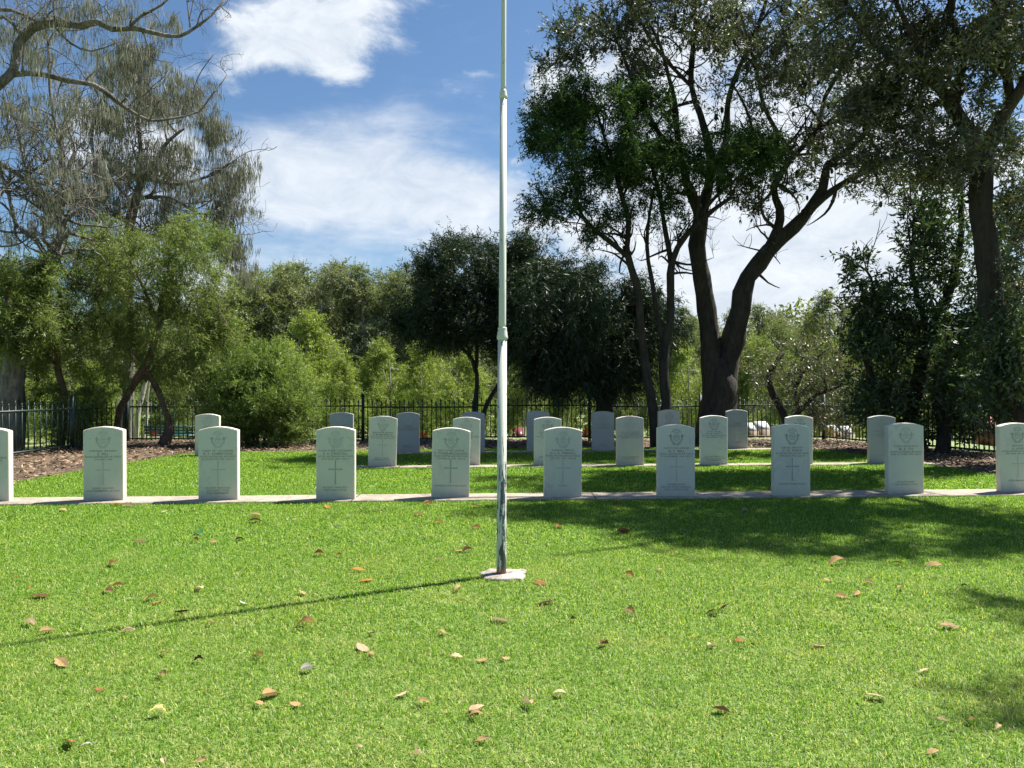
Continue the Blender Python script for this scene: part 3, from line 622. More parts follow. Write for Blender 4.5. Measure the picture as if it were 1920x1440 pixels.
# ------------------------------------------------------------------ trees
def catmull(pts, rad, step=.25):
    out, ro = [], []
    P_ = [pts[0]]+list(pts)+[pts[-1]]
    for i in range(1, len(P_)-2):
        p0, p1, p2, p3 = P_[i-1], P_[i], P_[i+1], P_[i+2]; n = max(2, int((p2-p1).length/step))
        for j in range(n):
            t = j/n; t2, t3 = t*t, t*t*t
            out.append(.5*((2*p1)+(p2-p0)*t+(2*p0-5*p1+4*p2-p3)*t2+(3*p1-p0-3*p2+p3)*t3)); ro.append(rad[i-1]+(rad[i]-rad[i-1])*t)
    out.append(pts[-1]); ro.append(rad[-1]); return out, ro
class Tree:
    def __init__(s, seed, k=1.0): s.k = k; s.r = np.random.default_rng(seed); s.wood = MB(); s.P = []; s.Rd = []; s.tips = []; s.lv = []; s.rn = []
    def limb(s, pts, n=9, jit=.3, wob=.075):
        """pts: (x_px, y_px, distance, radius_px)"""
        pt = [W(x, y, d) for x, y, d, r in pts]; ra = [r*s.k*d/F for x, y, d, r in pts]
        s.limb3(pt, ra, n, jit, wob)
    def limb3(s, pt, ra, n=9, jit=.3, wob=.075):
        q, rr = catmull(pt, ra)
        q = [p+Vector((noise.noise(p*1.1), noise.noise(p*1.1+Vector((7, 3, 1))), 0))*min(wob, rr[i]*1.5) for i, p in enumerate(q)]
        s.wood.tube(q, rr, n, jit=jit)
        s.P += [tuple(p) for p in q]; s.Rd += rr
    def targets(s, blobs, clump=1.3, thr=-.05):
        """ellipsoids in photo pixels: x, y, rx, ry, distance, depth radius in metres, count"""
        out = []; sd = Vector(tuple(s.r.uniform(0, 50, 3)))
        for x, y, rx, ry, d, rd, n in blobs:
            k = 0; tries = 0
            while k < n and tries < n*12:
                tries += 1
                u = s.r.normal(0, 1, 3); u /= np.linalg.norm(u); u *= s.r.random()**.45
                dd = d+u[1]*rd; p = W(x+u[0]*rx, y+u[2]*ry, dd)
                if clump and noise.noise(p*clump+sd) < thr+.25*(s.r.random()-.5): continue
                out.append(p); k += 1
        return out
    def ramify(s, n, L, rmax=.12, rmin=.0, zmin=2.0, levels=2, up=.35, gn=.35, kids=3, r0=.03, tip=.004, step=.13, nodes=None):
        """crooked side branches growing from the limbs already there"""
        idx = [i for i in range(len(s.P)) if rmin < s.Rd[i] < rmax and s.P[i][2] > zmin] if nodes is None else nodes
        if not idx: return
        c = np.mean(np.array([s.P[i] for i in idx]), 0); c[2] -= 1.0
        for i in s.r.choice(idx, n):
            p = np.array(s.P[i]); out = p-c; out /= max(np.linalg.norm(out), 1e-6)
            d = out*.5+s.r.normal(0, .7, 3)+np.array([0, 0, up]); d /= np.linalg.norm(d)
            l = L*s.r.uniform(.6, 1.3); k = max(3, int(l/step)); path = [p]; sw = s.r.normal(0, gn, 3)
            for j in range(k):
                if j % 3 == 0: sw = s.r.normal(0, gn, 3)
                d = d+sw*.5+s.r.normal(0, gn*.35, 3)+np.array([0, 0, up*.06]); d /= np.linalg.norm(d); path.append(path[-1]+d*l/k)
            ra = min(s.Rd[i]*.65, r0); rr = list(np.linspace(ra, tip, k+1))
            s.wood.tube([Vector(q) for q in path], rr, 5 if ra > .012 else 4, cap=False)
            b = len(s.P); s.P += [tuple(q) for q in path[1:]]; s.Rd += rr[1:]
            if levels > 1: s.ramify(kids, L*.55, 9, 0, -9, levels-1, up, gn, kids, ra*.6, tip*.8, step*.8, nodes=list(range(b, len(s.P))))
    def cones(s, n, size, parent, mat, base):
        mb = MB(); T_ = [t for t, d in s.tips]
        for i in s.r.choice(len(T_), n):
            c = Vector(T_[i])+Vector(s.r.normal(0, .12, 3)); q = size*s.r.uniform(.7, 1.2)
            mb.lathe([(.15*q, -.8*q), (.42*q, -.4*q), (.45*q, .3*q), (.2*q, .8*q)], 6); k = 24
            mb.v[-k:] = [(x+c.x, y+c.y, z+c.z) for x, y, z in mb.v[-k:]]
        o = mb.build('seed_cones', mat, parent, off=base); o['kind'] = 'stuff'
    def grow(s, tg, sag=.1, minr=.004, wood_n=4, curve=.3, maxr=.05):
        tg = [np.array(t) for t in tg]; P = np.array(s.P); Rr = np.array(s.Rd)
        d0 = np.array([np.min(np.linalg.norm(P-t, axis=1)) for t in tg]); order = np.argsort(d0)
        cap = len(P)+len(tg)*40; PP = np.empty((cap, 3)); RR = np.empty(cap); PP[:len(P)] = P; RR[:len(P)] = Rr; n = len(P)
        for i in order:
            t = tg[i]; dd = np.linalg.norm(PP[:n]-t, axis=1)+np.maximum(0, PP[:n, 2]-t[2])*.6
            j = int(np.argmin(dd)); a = PP[j].copy(); L = np.linalg.norm(t-a)
            if L < .05: s.tips.append((t, (t-a)/max(L, 1e-6))); continue
            k = int(min(12, max(2, L/.18))); m = (a+t)/2+s.r.normal(0, 1, 3)*L*curve*.35; m[2] += L*sag
            tt = np.linspace(0, 1, k+1)[:, None]; path = (1-tt)**2*a+2*tt*(1-tt)*m+tt**2*t
            path[1:-1] += s.r.normal(0, L*.02, (k-1, 3))
            r0 = min(RR[j]*.75, maxr, minr+.011*L); rr = np.linspace(r0, minr, k+1)
            s.wood.tube([Vector(p) for p in path], list(rr), wood_n, cap=False)
            if n+k < cap: PP[n:n+k] = path[1:]; RR[n:n+k] = rr[1:]; n += k
            s.tips.append((t, (t-path[-2])/max(np.linalg.norm(t-path[-2]), 1e-6)))
    def leaves(s, twigs=5, per=14, tl=.35, ll=.08, lw=.018, droop=.0, spread=.9, twigwood=False, rb=(2, 2), up=0.0):
        T_ = np.array([t for t, d in s.tips]); D_ = np.array([d for t, d in s.tips]); n = len(T_)
        o = np.repeat(T_, twigs, 0); d = unit(np.repeat(D_, twigs, 0)*.6+s.r.normal(0, spread, (n*twigs, 3))+np.array([0, 0, up-droop])); L = tl*s.r.uniform(.5, 1.3, len(o))
        if twigwood:
            for a, b, l in zip(o[::1], d, L): s.wood.tube([Vector(a), Vector(a+b*l)], [.0035, .0015], 3, cap=False)
        u = np.tile(np.linspace(.08, 1, per), len(o)); oo = np.repeat(o, per, 0); dd = np.repeat(d, per, 0); ll_ = np.repeat(L, per)
        P = oo+dd*(u*ll_)[:, None]; P[:, 2] -= droop*.5*(u*ll_)**1.5; P += s.r.normal(0, .012, P.shape)
        Ld = unit(dd*.55+s.r.normal(0, .6, P.shape)+np.array([0, 0, up-droop*.8])); Wd = unit(np.cross(Ld, s.r.normal(0, 1, P.shape)))
        k = s.r.uniform(.6, 1.3, len(P))
        s.lv.append(quads(P, Ld, Wd, ll*k, lw*k)); s.rn.append(np.clip(np.repeat(np.repeat(s.r.beta(*rb, n), twigs*per)*.5, 1)+.5*s.r.beta(*rb, len(P)), 0, 1))
    def strands(s, per=40, ln=.3, wd=.006, rad=.06, tas=4, spread=.22):
        T_ = np.array([t for t, d in s.tips]); T_ = np.repeat(T_, tas, 0)+s.r.normal(0, spread, (len(T_)*tas, 3))*np.array([1, 1, .7]); n = len(T_)
        o = np.repeat(T_, per, 0)+s.r.normal(0, rad, (n*per, 3))*np.array([1, 1, .6])
        L = np.repeat(ln*s.r.uniform(.6, 1.3, n), per)*s.r.uniform(.5, 1.2, len(o)); D = unit(s.r.normal(0, .13, o.shape)+(o-np.repeat(T_, per, 0))*1.6+np.array([0, 0, -1])); Wd = unit(np.cross(D, s.r.normal(0, 1, o.shape)))
        s.lv.append(quads(o, D, Wd, L, np.full(len(o), wd), .1)); s.rn.append(np.repeat(s.r.beta(2, 2, n), per)*.6+.4*s.r.random(len(o)))
    def build(s, name, base, label, cat, bark, leaf, group=None, crown='crown', wood='trunk'):
        t = thing(name, base, label, cat, group)
        w_ = s.wood.build(wood, bark, t, smooth=True, off=base)
        c = link(crown, quadmesh(crown, np.concatenate(s.lv), leaf, np.concatenate(s.rn), base), t)
        return t

# forked banksia behind the stones
b1 = Tree(1, .78); d = 15.6
b1.limb([(1340, 846, d, 66), (1343, 822, d, 50), (1347, 790, d, 44), (1352, 740, d, 39), (1350, 700, d, 34), (1347, 672, d, 24)], 18, .35)
b1.limb([(1344, 770, d, 32), (1338, 710, d, 29), (1334, 640, d, 24), (1326, 580, d, 22), (1316, 520, d-.1, 20), (1308, 460, d-.2, 19), (1318, 400, d-.2, 18)], 12)
b1.limb([(1316, 410, d-.2, 16), (1290, 340, d-.4, 10), (1275, 270, d-.6, 8), (1265, 190, d-.8, 6), (1240, 90, d-1, 4), (1200, 10, d-1.2, 3)], 8)
b1.limb([(1320, 400, d-.2, 15), (1330, 330, d, 11), (1322, 240, d, 9), (1300, 160, d+.2, 7), (1305, 60, d+.3, 6), (1290, -60, d+.4, 4)], 8)
b1.limb([(1330, 330, d, 9), (1365, 250, d+.3, 8), (1372, 160, d+.5, 6), (1420, 60, d+.6, 5), (1450, -60, d+.8, 3)], 8)
b1.limb([(1282, 300, d-.4, 8), (1230, 240, d-.6, 5), (1190, 150, d-.8, 4), (1150, 60, d-1, 3), (1110, 20, d-1, 2)], 6)
b1.limb([(1356, 770, d, 30), (1362, 705, d, 28), (1372, 640, d, 25), (1388, 580, d-.1, 23), (1405, 520, d-.1, 21), (1440, 470, d-.2, 19), (1490, 425, d-.2, 16), (1515, 400, d-.3, 12)], 12)
b1.limb([(1440, 468, d-.2, 14), (1458, 430, d-.2, 11), (1462, 390, d-.2, 10), (1452, 350, d-.2, 8), (1490, 290, d, 7), (1535, 240, d, 6), (1550, 180, d, 5), (1600, 90, d, 4)], 8)
b1.limb([(1515, 400, d-.3, 13), (1548, 350, d-.4, 11), (1552, 310, d-.5, 9), (1590, 280, d-.6, 8), (1640, 230, d-.8, 6), (1700, 150, d-1, 4)], 8)
b1.limb([(1510, 402, d-.3, 12), (1570, 352, d-.5, 9), (1640, 310, d-.8, 7), (1720, 280, d-1.1, 5)], 8)
b1.limb([(1490, 290, d, 6), (1440, 220, d+.2, 5), (1420, 130, d+.4, 4), (1390, 20, d+.5, 3)], 6)
b1.limb([(1415, 505, d, 5), (1440, 530, d, 2), (1462, 540, d, 1)], 5)
b1.limb([(1400, 120, d+.4, 4), (1470, 60, d+.3, 3), (1530, -20, d, 2)], 5)
b1.limb([(1300, 160, d+.2, 5), (1240, 100, d, 4), (1190, 20, d, 3)], 5)
b1.limb([(1470, 320, d, 5), (1420, 270, d, 4), (1400, 200, d, 3), (1370, 150, d, 2)], 5)
b1.limb([(1535, 240, d, 5), (1590, 200, d-.3, 4), (1650, 120, d-.6, 3)], 5)
tg = b1.targets([(1120, 40, 85, 65, d-1, 1.0, 46), (1250, 50, 110, 95, d-.6, 1.5, 90), (1380, 50, 110, 100, d, 1.8, 90), (1500, 90, 110, 110, d, 1.8, 90), (1600, 190, 100, 100, d-.5, 1.6, 70),
                 (1330, -90, 200, 90, d, 2.2, 90), (1560, -60, 160, 90, d, 2, 70), (1410, 170, 120, 60, d, 1.2, 40), (1540, 280, 90, 50, d-.4, 1, 34), (1650, 330, 70, 60, d-.8, .9, 30), (1395, 380, 50, 24, d-.5, .5, 14),
                 (1075, 130, 60, 50, d-1, .6, 16), (1210, 140, 90, 50, d-.6, 1, 26), (1490, 340, 60, 30, d, .7, 14), (1170, -60, 120, 70, d-1, 1.3, 44)], 1.2, -.02)
b1.ramify(70, 1.15, .12, .02, 4.0, 3, r0=.045, tip=.007)
b1.grow(tg, .08, .006, curve=.6, maxr=.03); b1.leaves(6, 13, .34, .10, .025, 0, .9, rb=(2, 2)); B1 = b1
o = b1.build('banksia_tree', W(1342, 842, d)*1, 'tall forked banksia with dark trunk and sparse grey-green crown behind the back row', 'tree', M['bark_dark'], M['leaf_banksia'])

b1.cones(420, .07, o, M['bark_dark'], W(1342, 842, d))
# slim multi-stemmed green tree left of it
t2 = Tree(2, .66); d = 14.9
t2.limb([(1238, 846, d, 20), (1243, 800, d, 17), (1248, 750, d, 15), (1246, 700, d, 14), (1250, 650, d, 14), (1262, 600, d, 12), (1258, 540, d, 11), (1262, 490, d, 10), (1290, 440, d-.2, 8), (1330, 400, d-.4, 6), (1370, 370, d-.5, 4)], 10)
t2.limb([(1262, 500, d, 9), (1250, 430, d, 7), (1240, 380, d, 6), (1225, 320, d, 5), (1215, 250, d, 4)], 8)
t2.limb([(1230, 846, d+.1, 18), (1226, 790, d, 15), (1222, 740, d, 13), (1212, 690, d, 12), (1205, 620, d-.1, 11), (1197, 560, d-.2, 11), (1182, 500, d-.3, 11), (1172, 460, d-.3, 10)], 10)
t2.limb([(1174, 470, d-.3, 8), (1178, 420, d-.4, 8), (1165, 370, d-.5, 7), (1150, 310, d-.6, 5), (1130, 250, d-.7, 4), (1110, 180, d-.8, 3)], 8)
t2.limb([(1176, 480, d-.3, 8), (1140, 450, d-.4, 7), (1110, 425, d-.5, 6), (1085, 385, d-.6, 5), (1080, 330, d-.7, 4), (1050, 260, d-.8, 3)], 8)
t2.limb([(1110, 425, d-.5, 4), (1060, 380, d-.7, 3), (1010, 370, d-.8, 2)], 5)
t2.limb([(1250, 650, d, 8), (1238, 600, d, 7), (1226, 550, d, 7), (1216, 490, d, 6), (1218, 430, d, 5), (1225, 360, d, 4)], 7)
t2.limb([(1290, 440, d-.2, 6), (1340, 370, d-.4, 5), (1400, 320, d-.5, 3)], 6)
tg = t2.targets([(1100, 200, 105, 60, d-.8, 1.2, 100), (1060, 250, 75, 80, d-.8, 1.1, 90), (1180, 260, 100, 80, d-.5, 1.2, 120), (1150, 330, 110, 50, d-.5, 1.0, 60), (1390, 275, 85, 45, d-.5, 1.0, 80), (1360, 320, 80, 40, d-.4, .9, 45),
                 (1270, 300, 60, 70, d, .9, 50), (1050, 370, 75, 45, d-.8, .8, 30), (1010, 400, 40, 30, d-.8, .5, 10), (1110, 400, 80, 50, d-.5, .8, 26), (1250, 390, 60, 50, d, .7, 22), (1440, 290, 40, 40, d-.4, .5, 22), (1010, 300, 30, 40, d-.8, .4, 10), (1200,180,60,30,d-.5,.6,26)], 1.5, -.12)
t2.ramify(46, .9, .10, .02, 3.0, 3, r0=.03, tip=.005)
t2.grow(tg, .06, .004); t2.leaves(9, 17, .30, .075, .019, .15, .9)
t2.build('gum_tree', W(1234, 846, d), 'slim multi-stemmed tree with dense dark green crown, left of the forked banksia', 'tree', M['bark_dark'], M['leaf_green'])

# low dark tree left of the flagpole
t3 = Tree(3, .6); d = 17.4
t3.limb([(893, 846, d, 9), (893, 780, d, 8), (892, 700, d, 7), (884, 672, d, 6), (860, 645, d, 5), (830, 620, d, 3)], 8)
t3.limb([(892, 690, d, 6), (897, 650, d, 6), (890, 610, d, 5), (900, 560, d, 4), (890, 500, d, 3)], 8)
t3.limb([(890, 700, d, 4), (875, 640, d, 4), (850, 590, d, 3), (820, 540, d, 2)], 6)
t3.limb([(905, 846, d+.3, 8), (908, 780, d+.3, 8), (925, 740, d+.3, 7), (945, 700, d+.3, 6), (960, 640, d+.3, 5), (970, 560, d+.2, 4)], 8)
tg = t3.targets([(840, 560, 95, 65, d, 1.2, 110), (900, 500, 110, 60, d, 1.3, 120), (975, 520, 85, 80, d, 1.2, 110), (800, 610, 65, 38, d, .9, 55), (890, 600, 100, 50, d, 1.2, 90), (860, 460, 60, 30, d, .7, 30), (980, 460, 60, 30, d, .7, 26), (800,500,40,40,d,.6,24), (960, 620, 80, 60, d, .9, 80), (1000, 560, 60, 90, d, .9, 80), (750, 600, 30, 18, d, .5, 16), (860, 620, 90, 36, d, 1, 60)], 1.6, -.15)
t3.grow(tg, .05, .003); t3.leaves(8, 17, .36, .11, .017, .25, .8)
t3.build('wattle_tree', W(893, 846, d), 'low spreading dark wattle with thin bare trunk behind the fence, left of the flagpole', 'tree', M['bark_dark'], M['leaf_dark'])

# dark weeping tree right of the flagpole
t4 = Tree(4, .75); d = 16.2
t4.limb([(1128, 846, d, 24), (1132, 790, d, 21), (1128, 740, d, 20), (1122, 700, d, 17), (1110, 660, d, 12), (1080, 610, d, 8), (1050, 560, d, 5)], 10)
t4.limb([(1128, 730, d, 15), (1145, 680, d, 11), (1150, 620, d, 8), (1160, 560, d, 5)], 8)
t4.limb([(1124, 710, d, 10), (1090, 690, d, 7), (1040, 650, d, 5), (1000, 620, d, 3)], 8)
t4.limb([(1134, 760, d, 10), (1165, 720, d, 7), (1200, 680, d, 4)], 6)
tg = t4.targets([(1050, 590, 100, 80, d, 1.4, 150), (1140, 600, 90, 90, d, 1.4, 140), (1090, 520, 80, 45, d, 1.1, 60), (1180, 570, 60, 60, d, 1, 55), (1020, 670, 70, 50, d, 1, 70), (1100, 690, 100, 55, d, 1.2, 90), (1190, 660, 50, 70, d, .8, 50), (1030, 705, 60, 28, d, .8, 16), (1010, 560, 60, 80, d, 1, 80), (1230, 600, 50, 70, d, .9, 50), (1060, 640, 90, 50, d, 1.2, 60)], 1.6, -.17)
t4.grow(tg, .1, .003); t4.leaves(8, 18, .38, .13, .016, .7, .7)
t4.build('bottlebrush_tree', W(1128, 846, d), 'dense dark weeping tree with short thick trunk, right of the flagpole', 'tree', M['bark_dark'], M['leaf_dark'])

# right: broad-leaved tree and tangle
t5 = Tree(5, .68); d = 14.2
t5.limb([(1722, 868, d, 24), (1720, 820, d, 22), (1712, 760, d, 20), (1730, 690, d, 17), (1745, 630, d, 15), (1775, 560, d, 12), (1795, 500, d, 10), (1805, 430, d, 8), (1800, 350, d, 6)], 10)
t5.limb([(1716, 780, d, 14), (1680, 740, d, 12), (1640, 720, d, 11), (1625, 670, d, 9), (1610, 620, d, 7), (1640, 560, d, 5)], 8)
t5.limb([(1755, 868, d-.4, 20), (1770, 800, d-.4, 18), (1765, 720, d-.4, 16), (1790, 640, d-.4, 13), (1830, 590, d-.4, 10), (1880, 560, d-.4, 8), (1930, 520, d-.4, 5)], 9)
t5.limb([(1745, 630, d, 9), (1720, 560, d, 7), (1712, 480, d, 6), (1715, 400, d, 4)], 7)
t5.limb([(1640, 560, d, 5), (1635, 520, d, 3.5), (1615, 500, d, 3), (1580, 490, d-.2, 2)], 6)
tg = t5.targets([(1690, 600, 90, 80, d, 1.2, 100), (1640, 660, 60, 80, d, 1.0, 70), (1790, 640, 90, 80, d-.3, 1.4, 90), (1745, 460, 70, 90, d, 1.2, 90), (1870, 600, 80, 110, d-.5, 1.3, 100), (1700, 740, 100, 60, d, 1.2, 80), (1820, 730, 90, 70, d-.3, 1.3, 90),
                 (1600, 490, 32, 16, d-.2, .3, 10), (1600, 530, 24, 14, d-.2, .3, 6), (1650, 545, 40, 30, d, .6, 18), (1750, 370, 60, 60, d, .9, 45), (1870, 440, 70, 80, d-.5, 1, 60), (1620, 740, 50, 50, d, .8, 30), (1700, 810, 70, 24, d, .6, 24), (1790, 800, 40, 30, d-.4, .5, 18), (1930, 720, 60, 90, d-.5, 1, 50), (1900, 660, 60, 110, d-2.9, .5, 60), (1860, 740, 50, 60, d-2.6, .4, 26), (1630,590,60,40,d,.7,22)], 1.6, -.1)
t5.ramify(30, .9, .12, .02, 1.5, 2, gn=.4, r0=.03, tip=.005)
t5.grow(tg, .06, .0035); t5.leaves(5, 9, .32, .11, .036, .1, .9)
t5.build('broadleaf_tree', W(1722, 868, d), 'tangled dark broad-leaved tree with leaning stems at the right, beside the mulch', 'tree', M['bark_dark'], M['leaf_broad'])

# far right big banksia whose crown arches over the lawn
t6 = Tree(6, .88); d = 11.6
t6.limb([(1925, 893, d, 42), (1915, 820, d, 34), (1905, 740, d, 30), (1885, 660, d, 27), (1862, 590, d, 25), (1852, 520, d, 23), (1846, 440, d, 22), (1842, 360, d, 22), (1838, 290, d, 22)], 14)
t6.limb([(1838, 300, d, 18), (1815, 240, d, 15), (1785, 185, d, 14), (1740, 150, d, 12), (1690, 120, d, 10), (1650, 80, d+.2, 8), (1600, 20, d+.4, 6), (1560, -60, d+.6, 4)], 9)
t6.limb([(1838, 300, d, 18), (1870, 240, d-.1, 15), (1905, 190, d-.3, 13), (1940, 130, d-.5, 11), (1960, 20, d-.8, 9), (1960, -120, d-1.2, 7), (1900, -300, d-1.8, 5)], 9)
t6.limb([(1790, 190, d, 11), (1800, 110, d, 9), (1780, 30, d, 8), (1790, -80, d, 6), (1750, -200, d, 4)], 8)
t6.limb([(1905, 190, d-.3, 10), (1890, 100, d-.2, 9), (1870, 0, d-.2, 8), (1850, -120, d-.2, 5)], 8)
t6.limb([(1740, 150, d, 8), (1720, 80, d-.3, 6), (1680, 0, d-.6, 5), (1640, -100, d-1, 3)], 7)
fork = W(1960, 20, d-.8)
def ov(*ps): 
    t6.limb3([Vector(p) for p in ps], list(np.linspace(.09, .02, len(ps))), 7)
ov(fork, (7.2, 9.6, 7.6), (6.0, 8.6, 8.2), (4.8, 7.9, 8.4))
ov(fork, (8.2, 9.0, 7.4), (8.4, 7.4, 7.8), (7.8, 6.0, 7.6))
ov((7.2, 9.6, 7.6), (6.6, 10.6, 8.6), (5.4, 10.9, 9.2), (4.0, 10.8, 9.4))
tg = t6.targets([(1590, 60, 100, 90, d+.3, 1.1, 80), (1690, 90, 90, 90, d, 1.2, 90), (1800, 90, 90, 110, d, 1.3, 110), (1890, 70, 80, 120, d-.3, 1.3, 100), (1700, 230, 110, 70, d, 1.0, 90), (1620, 180, 80, 60, d, .8, 46), (1860, 260, 80, 80, d-.3, 1.1, 70), (1780, 320, 80, 50, d, .9, 45),
                 (1640, -90, 170, 90, d, 1.5, 80), (1840, -120, 150, 110, d-.2, 1.6, 90), (1910, 400, 50, 90, d-.3, .8, 45), (1900, 540, 50, 60, d-.2, .6, 24), (1650, 300, 60, 35, d, .6, 20)], 1.5, .04)
def box_targets(T_, c, r, n, thr=-.05):
    out = []; sd = Vector((3, 9, 4))
    while len(out) < n:
        u = T_.r.normal(0, 1, 3); u /= np.linalg.norm(u); u *= T_.r.random()**.4; p = Vector((c[0]+u[0]*r[0], c[1]+u[1]*r[1], c[2]+u[2]*r[2]))
        if noise.noise(p*1.1+sd) < thr: continue
        out.append(p)
    return out
# crown out over the lawn: its dapple is what shades the turf between the rows
OVER = [((7.5, 8.6, 8.2), (2.0, .85, .7), 240), ((6.9, 9.7, 8.4), (2.5, 1.35, .8), 690), ((6.6, 12.3, 9.0), (2.9, 1.2, .7), 330), ((4.9, 9.6, 8.6), (.9, .9, .5), 40), ((7.0, 6.1, 7.5), (.5, .6, .35), 18), ((6.0, 5.0, 7.3), (.4, .25, .3), 9)]
for c, r, n in OVER: tg += box_targets(t6, c, r, n)
t6.ramify(60, 1.0, .14, .02, 4.0, 3, r0=.04, tip=.006)
t6.grow(tg, .08); t6.leaves(5, 11, .32, .095, .026, 0, .9)
o = t6.build('banksia_tree', W(1925, 893, d), 'big banksia at the right edge whose forked crown arches over the lawn', 'tree', M['bark_dark'], M['leaf_banksia'])

t6.cones(420, .06, o, M['bark_dark'], W(1925, 893, d))
# gnarled shrub
t7 = Tree(7); d = 16.0
t7.limb([(1478, 838, d, 8), (1474, 800, d, 8), (1468, 775, d, 8), (1448, 740, d, 7), (1442, 700, d, 6), (1470, 660, d, 3)], 7)
t7.limb([(1474, 790, d, 6), (1500, 770, d, 5), (1530, 740, d, 4), (1570, 725, d, 3), (1600, 690, d, 2)], 6)
t7.limb([(1500, 772, d, 4), (1490, 730, d, 3), (1520, 680, d, 3), (1560, 650, d, 2)], 6)
tg = t7.targets([(1450, 690, 55, 50, d, .8, 40), (1530, 670, 70, 55, d, .9, 50), (1580, 740, 60, 60, d, .8, 45), (1500, 745, 80, 40, d, .8, 45), (1540, 790, 70, 22, d, .6, 24)], 2, -.05)
t7.ramify(22, .6, .05, .006, .8, 2, gn=.5, r0=.02, tip=.004)
t7.grow(tg, .05, .004, curve=.6); t7.leaves(5, 9, .28, .075, .02, 0, .9, rb=(3, 1.4))
t7.build('gnarled_shrub', W(1478, 838, d), 'sparse brownish shrub with crooked branches between the forked banksia and the right tangle', 'shrub', M['bark_dark'], M['leaf_banksia'])

# left: casuarinas
def casuarina(seed, limbs, blobs, base, label, per=12, ln=.24, wd=.011, thr=.10, rad=.035, tas=4, spread=.13):
    t = Tree(seed, .66)
    for l in limbs: t.limb(l[1:], l[0])
    t.ramify(80, 1.3, .14, .012, 3.2, 3, up=.15, gn=.42, r0=.04, tip=.007)
    t.grow(t.targets([(*q[:6], int(q[6]*(.55 if seed == 8 else .68))) for q in blobs], 1.3, thr), .12, .005, curve=.5); t.strands(per, ln, wd, rad, tas, spread)
    return t.build('casuarina_tree', base, label, 'tree', M['bark_grey'], M['needle'])
d = 14.6
casuarina(8, [
 (14, (18, 872, d, 44), (22, 800, d, 34), (20, 720, d, 31), (34, 650, d, 24), (52, 600, d, 19), (80, 540, d, 16), (105, 480, d, 14), (120, 430, d, 12), (100, 390, d, 10), (60, 350, d, 8), (20, 320, d, 7), (-30, 290, d, 5)),
 (8, (14, 690, d, 14), (16, 640, d, 9), (8, 560, d, 8), (-20, 470, d, 6)),
 (8, (110, 460, d, 9), (115, 380, d, 7), (118, 300, d, 6), (100, 220, d, 5), (90, 120, d, 4), (80, 30, d, 3)),
 (8, (95, 500, d, 8), (70, 450, d, 7), (30, 420, d, 6), (10, 360, d, 5), (-10, 300, d, 3)),
 (6, (115, 440, d, 5), (75, 385, d, 4), (45, 310, d, 3), (30, 230, d, 2))],
 [(50, 260, 90, 60, d, 1.5, 60), (120, 330, 90, 60, d, 1.5, 60), (30, 190, 60, 40, d, 1, 30), (60, 60, 80, 50, d, 1.5, 40), (150, 180, 70, 50, d, 1.2, 34), (90, 400, 80, 40, d, 1.2, 30), (-60, 200, 80, 140, d, 1.5, 50), (0, 430, 60, 40, d, 1, 16)],
 W(18, 872, d), 'old casuarina with thick furrowed pale trunk beyond the fence at the left edge')
d = 19.0
casuarina(9, [
 (10, (240, 850, d, 16), (238, 700, d, 15), (240, 560, d, 14), (242, 430, d, 13), (256, 370, d, 12), (270, 335, d, 10), (292, 300, d, 7), (315, 265, d, 5), (345, 240, d, 3)),
 (8, (262, 350, d, 8), (262, 260, d, 6), (258, 180, d, 5), (262, 110, d, 3)),
 (7, (245, 410, d, 8), (205, 400, d, 6), (180, 330, d, 5), (170, 260, d, 4), (185, 200, d, 3)),
 (7, (275, 335, d, 6), (330, 345, d, 5), (390, 330, d, 4), (440, 300, d, 2)),
 (7, (262, 372, d, 6), (320, 370, d, 4), (370, 400, d, 3), (430, 400, d, 2)),
 (6, (242, 450, d, 7), (310, 440, d, 5), (400, 450, d, 4), (450, 440, d, 2))],
 [(220, 110, 80, 45, d, 1.2, 70), (270, 130, 60, 55, d, 1.2, 60), (340, 170, 60, 50, d, 1.2, 60), (250, 210, 90, 50, d, 1.4, 70), (180, 240, 60, 60, d, 1.2, 46), (400, 235, 40, 35, d, .8, 34), (300, 270, 90, 50, d, 1.2, 50), (210, 310, 90, 50, d, 1.4, 60), (380, 330, 80, 40, d, 1.1, 56),
  (440, 310, 40, 40, d, .8, 30), (170, 370, 90, 40, d, 1.3, 50), (280, 380, 80, 40, d, 1.2, 34), (420, 390, 50, 30, d, .9, 34), (440, 450, 40, 35, d, .8, 40), (350, 430, 70, 40, d, 1, 40), (290,40,80,30,d,1,16), (450, 500, 26, 30, d, .5, 18)],
 W(240, 850, d), 'tall drooping casuarina with grey needle foliage above the green bottlebrush', 12, .32, .015, .07, .045, 5, .17)
d = 9.6
t8 = Tree(10, .66)
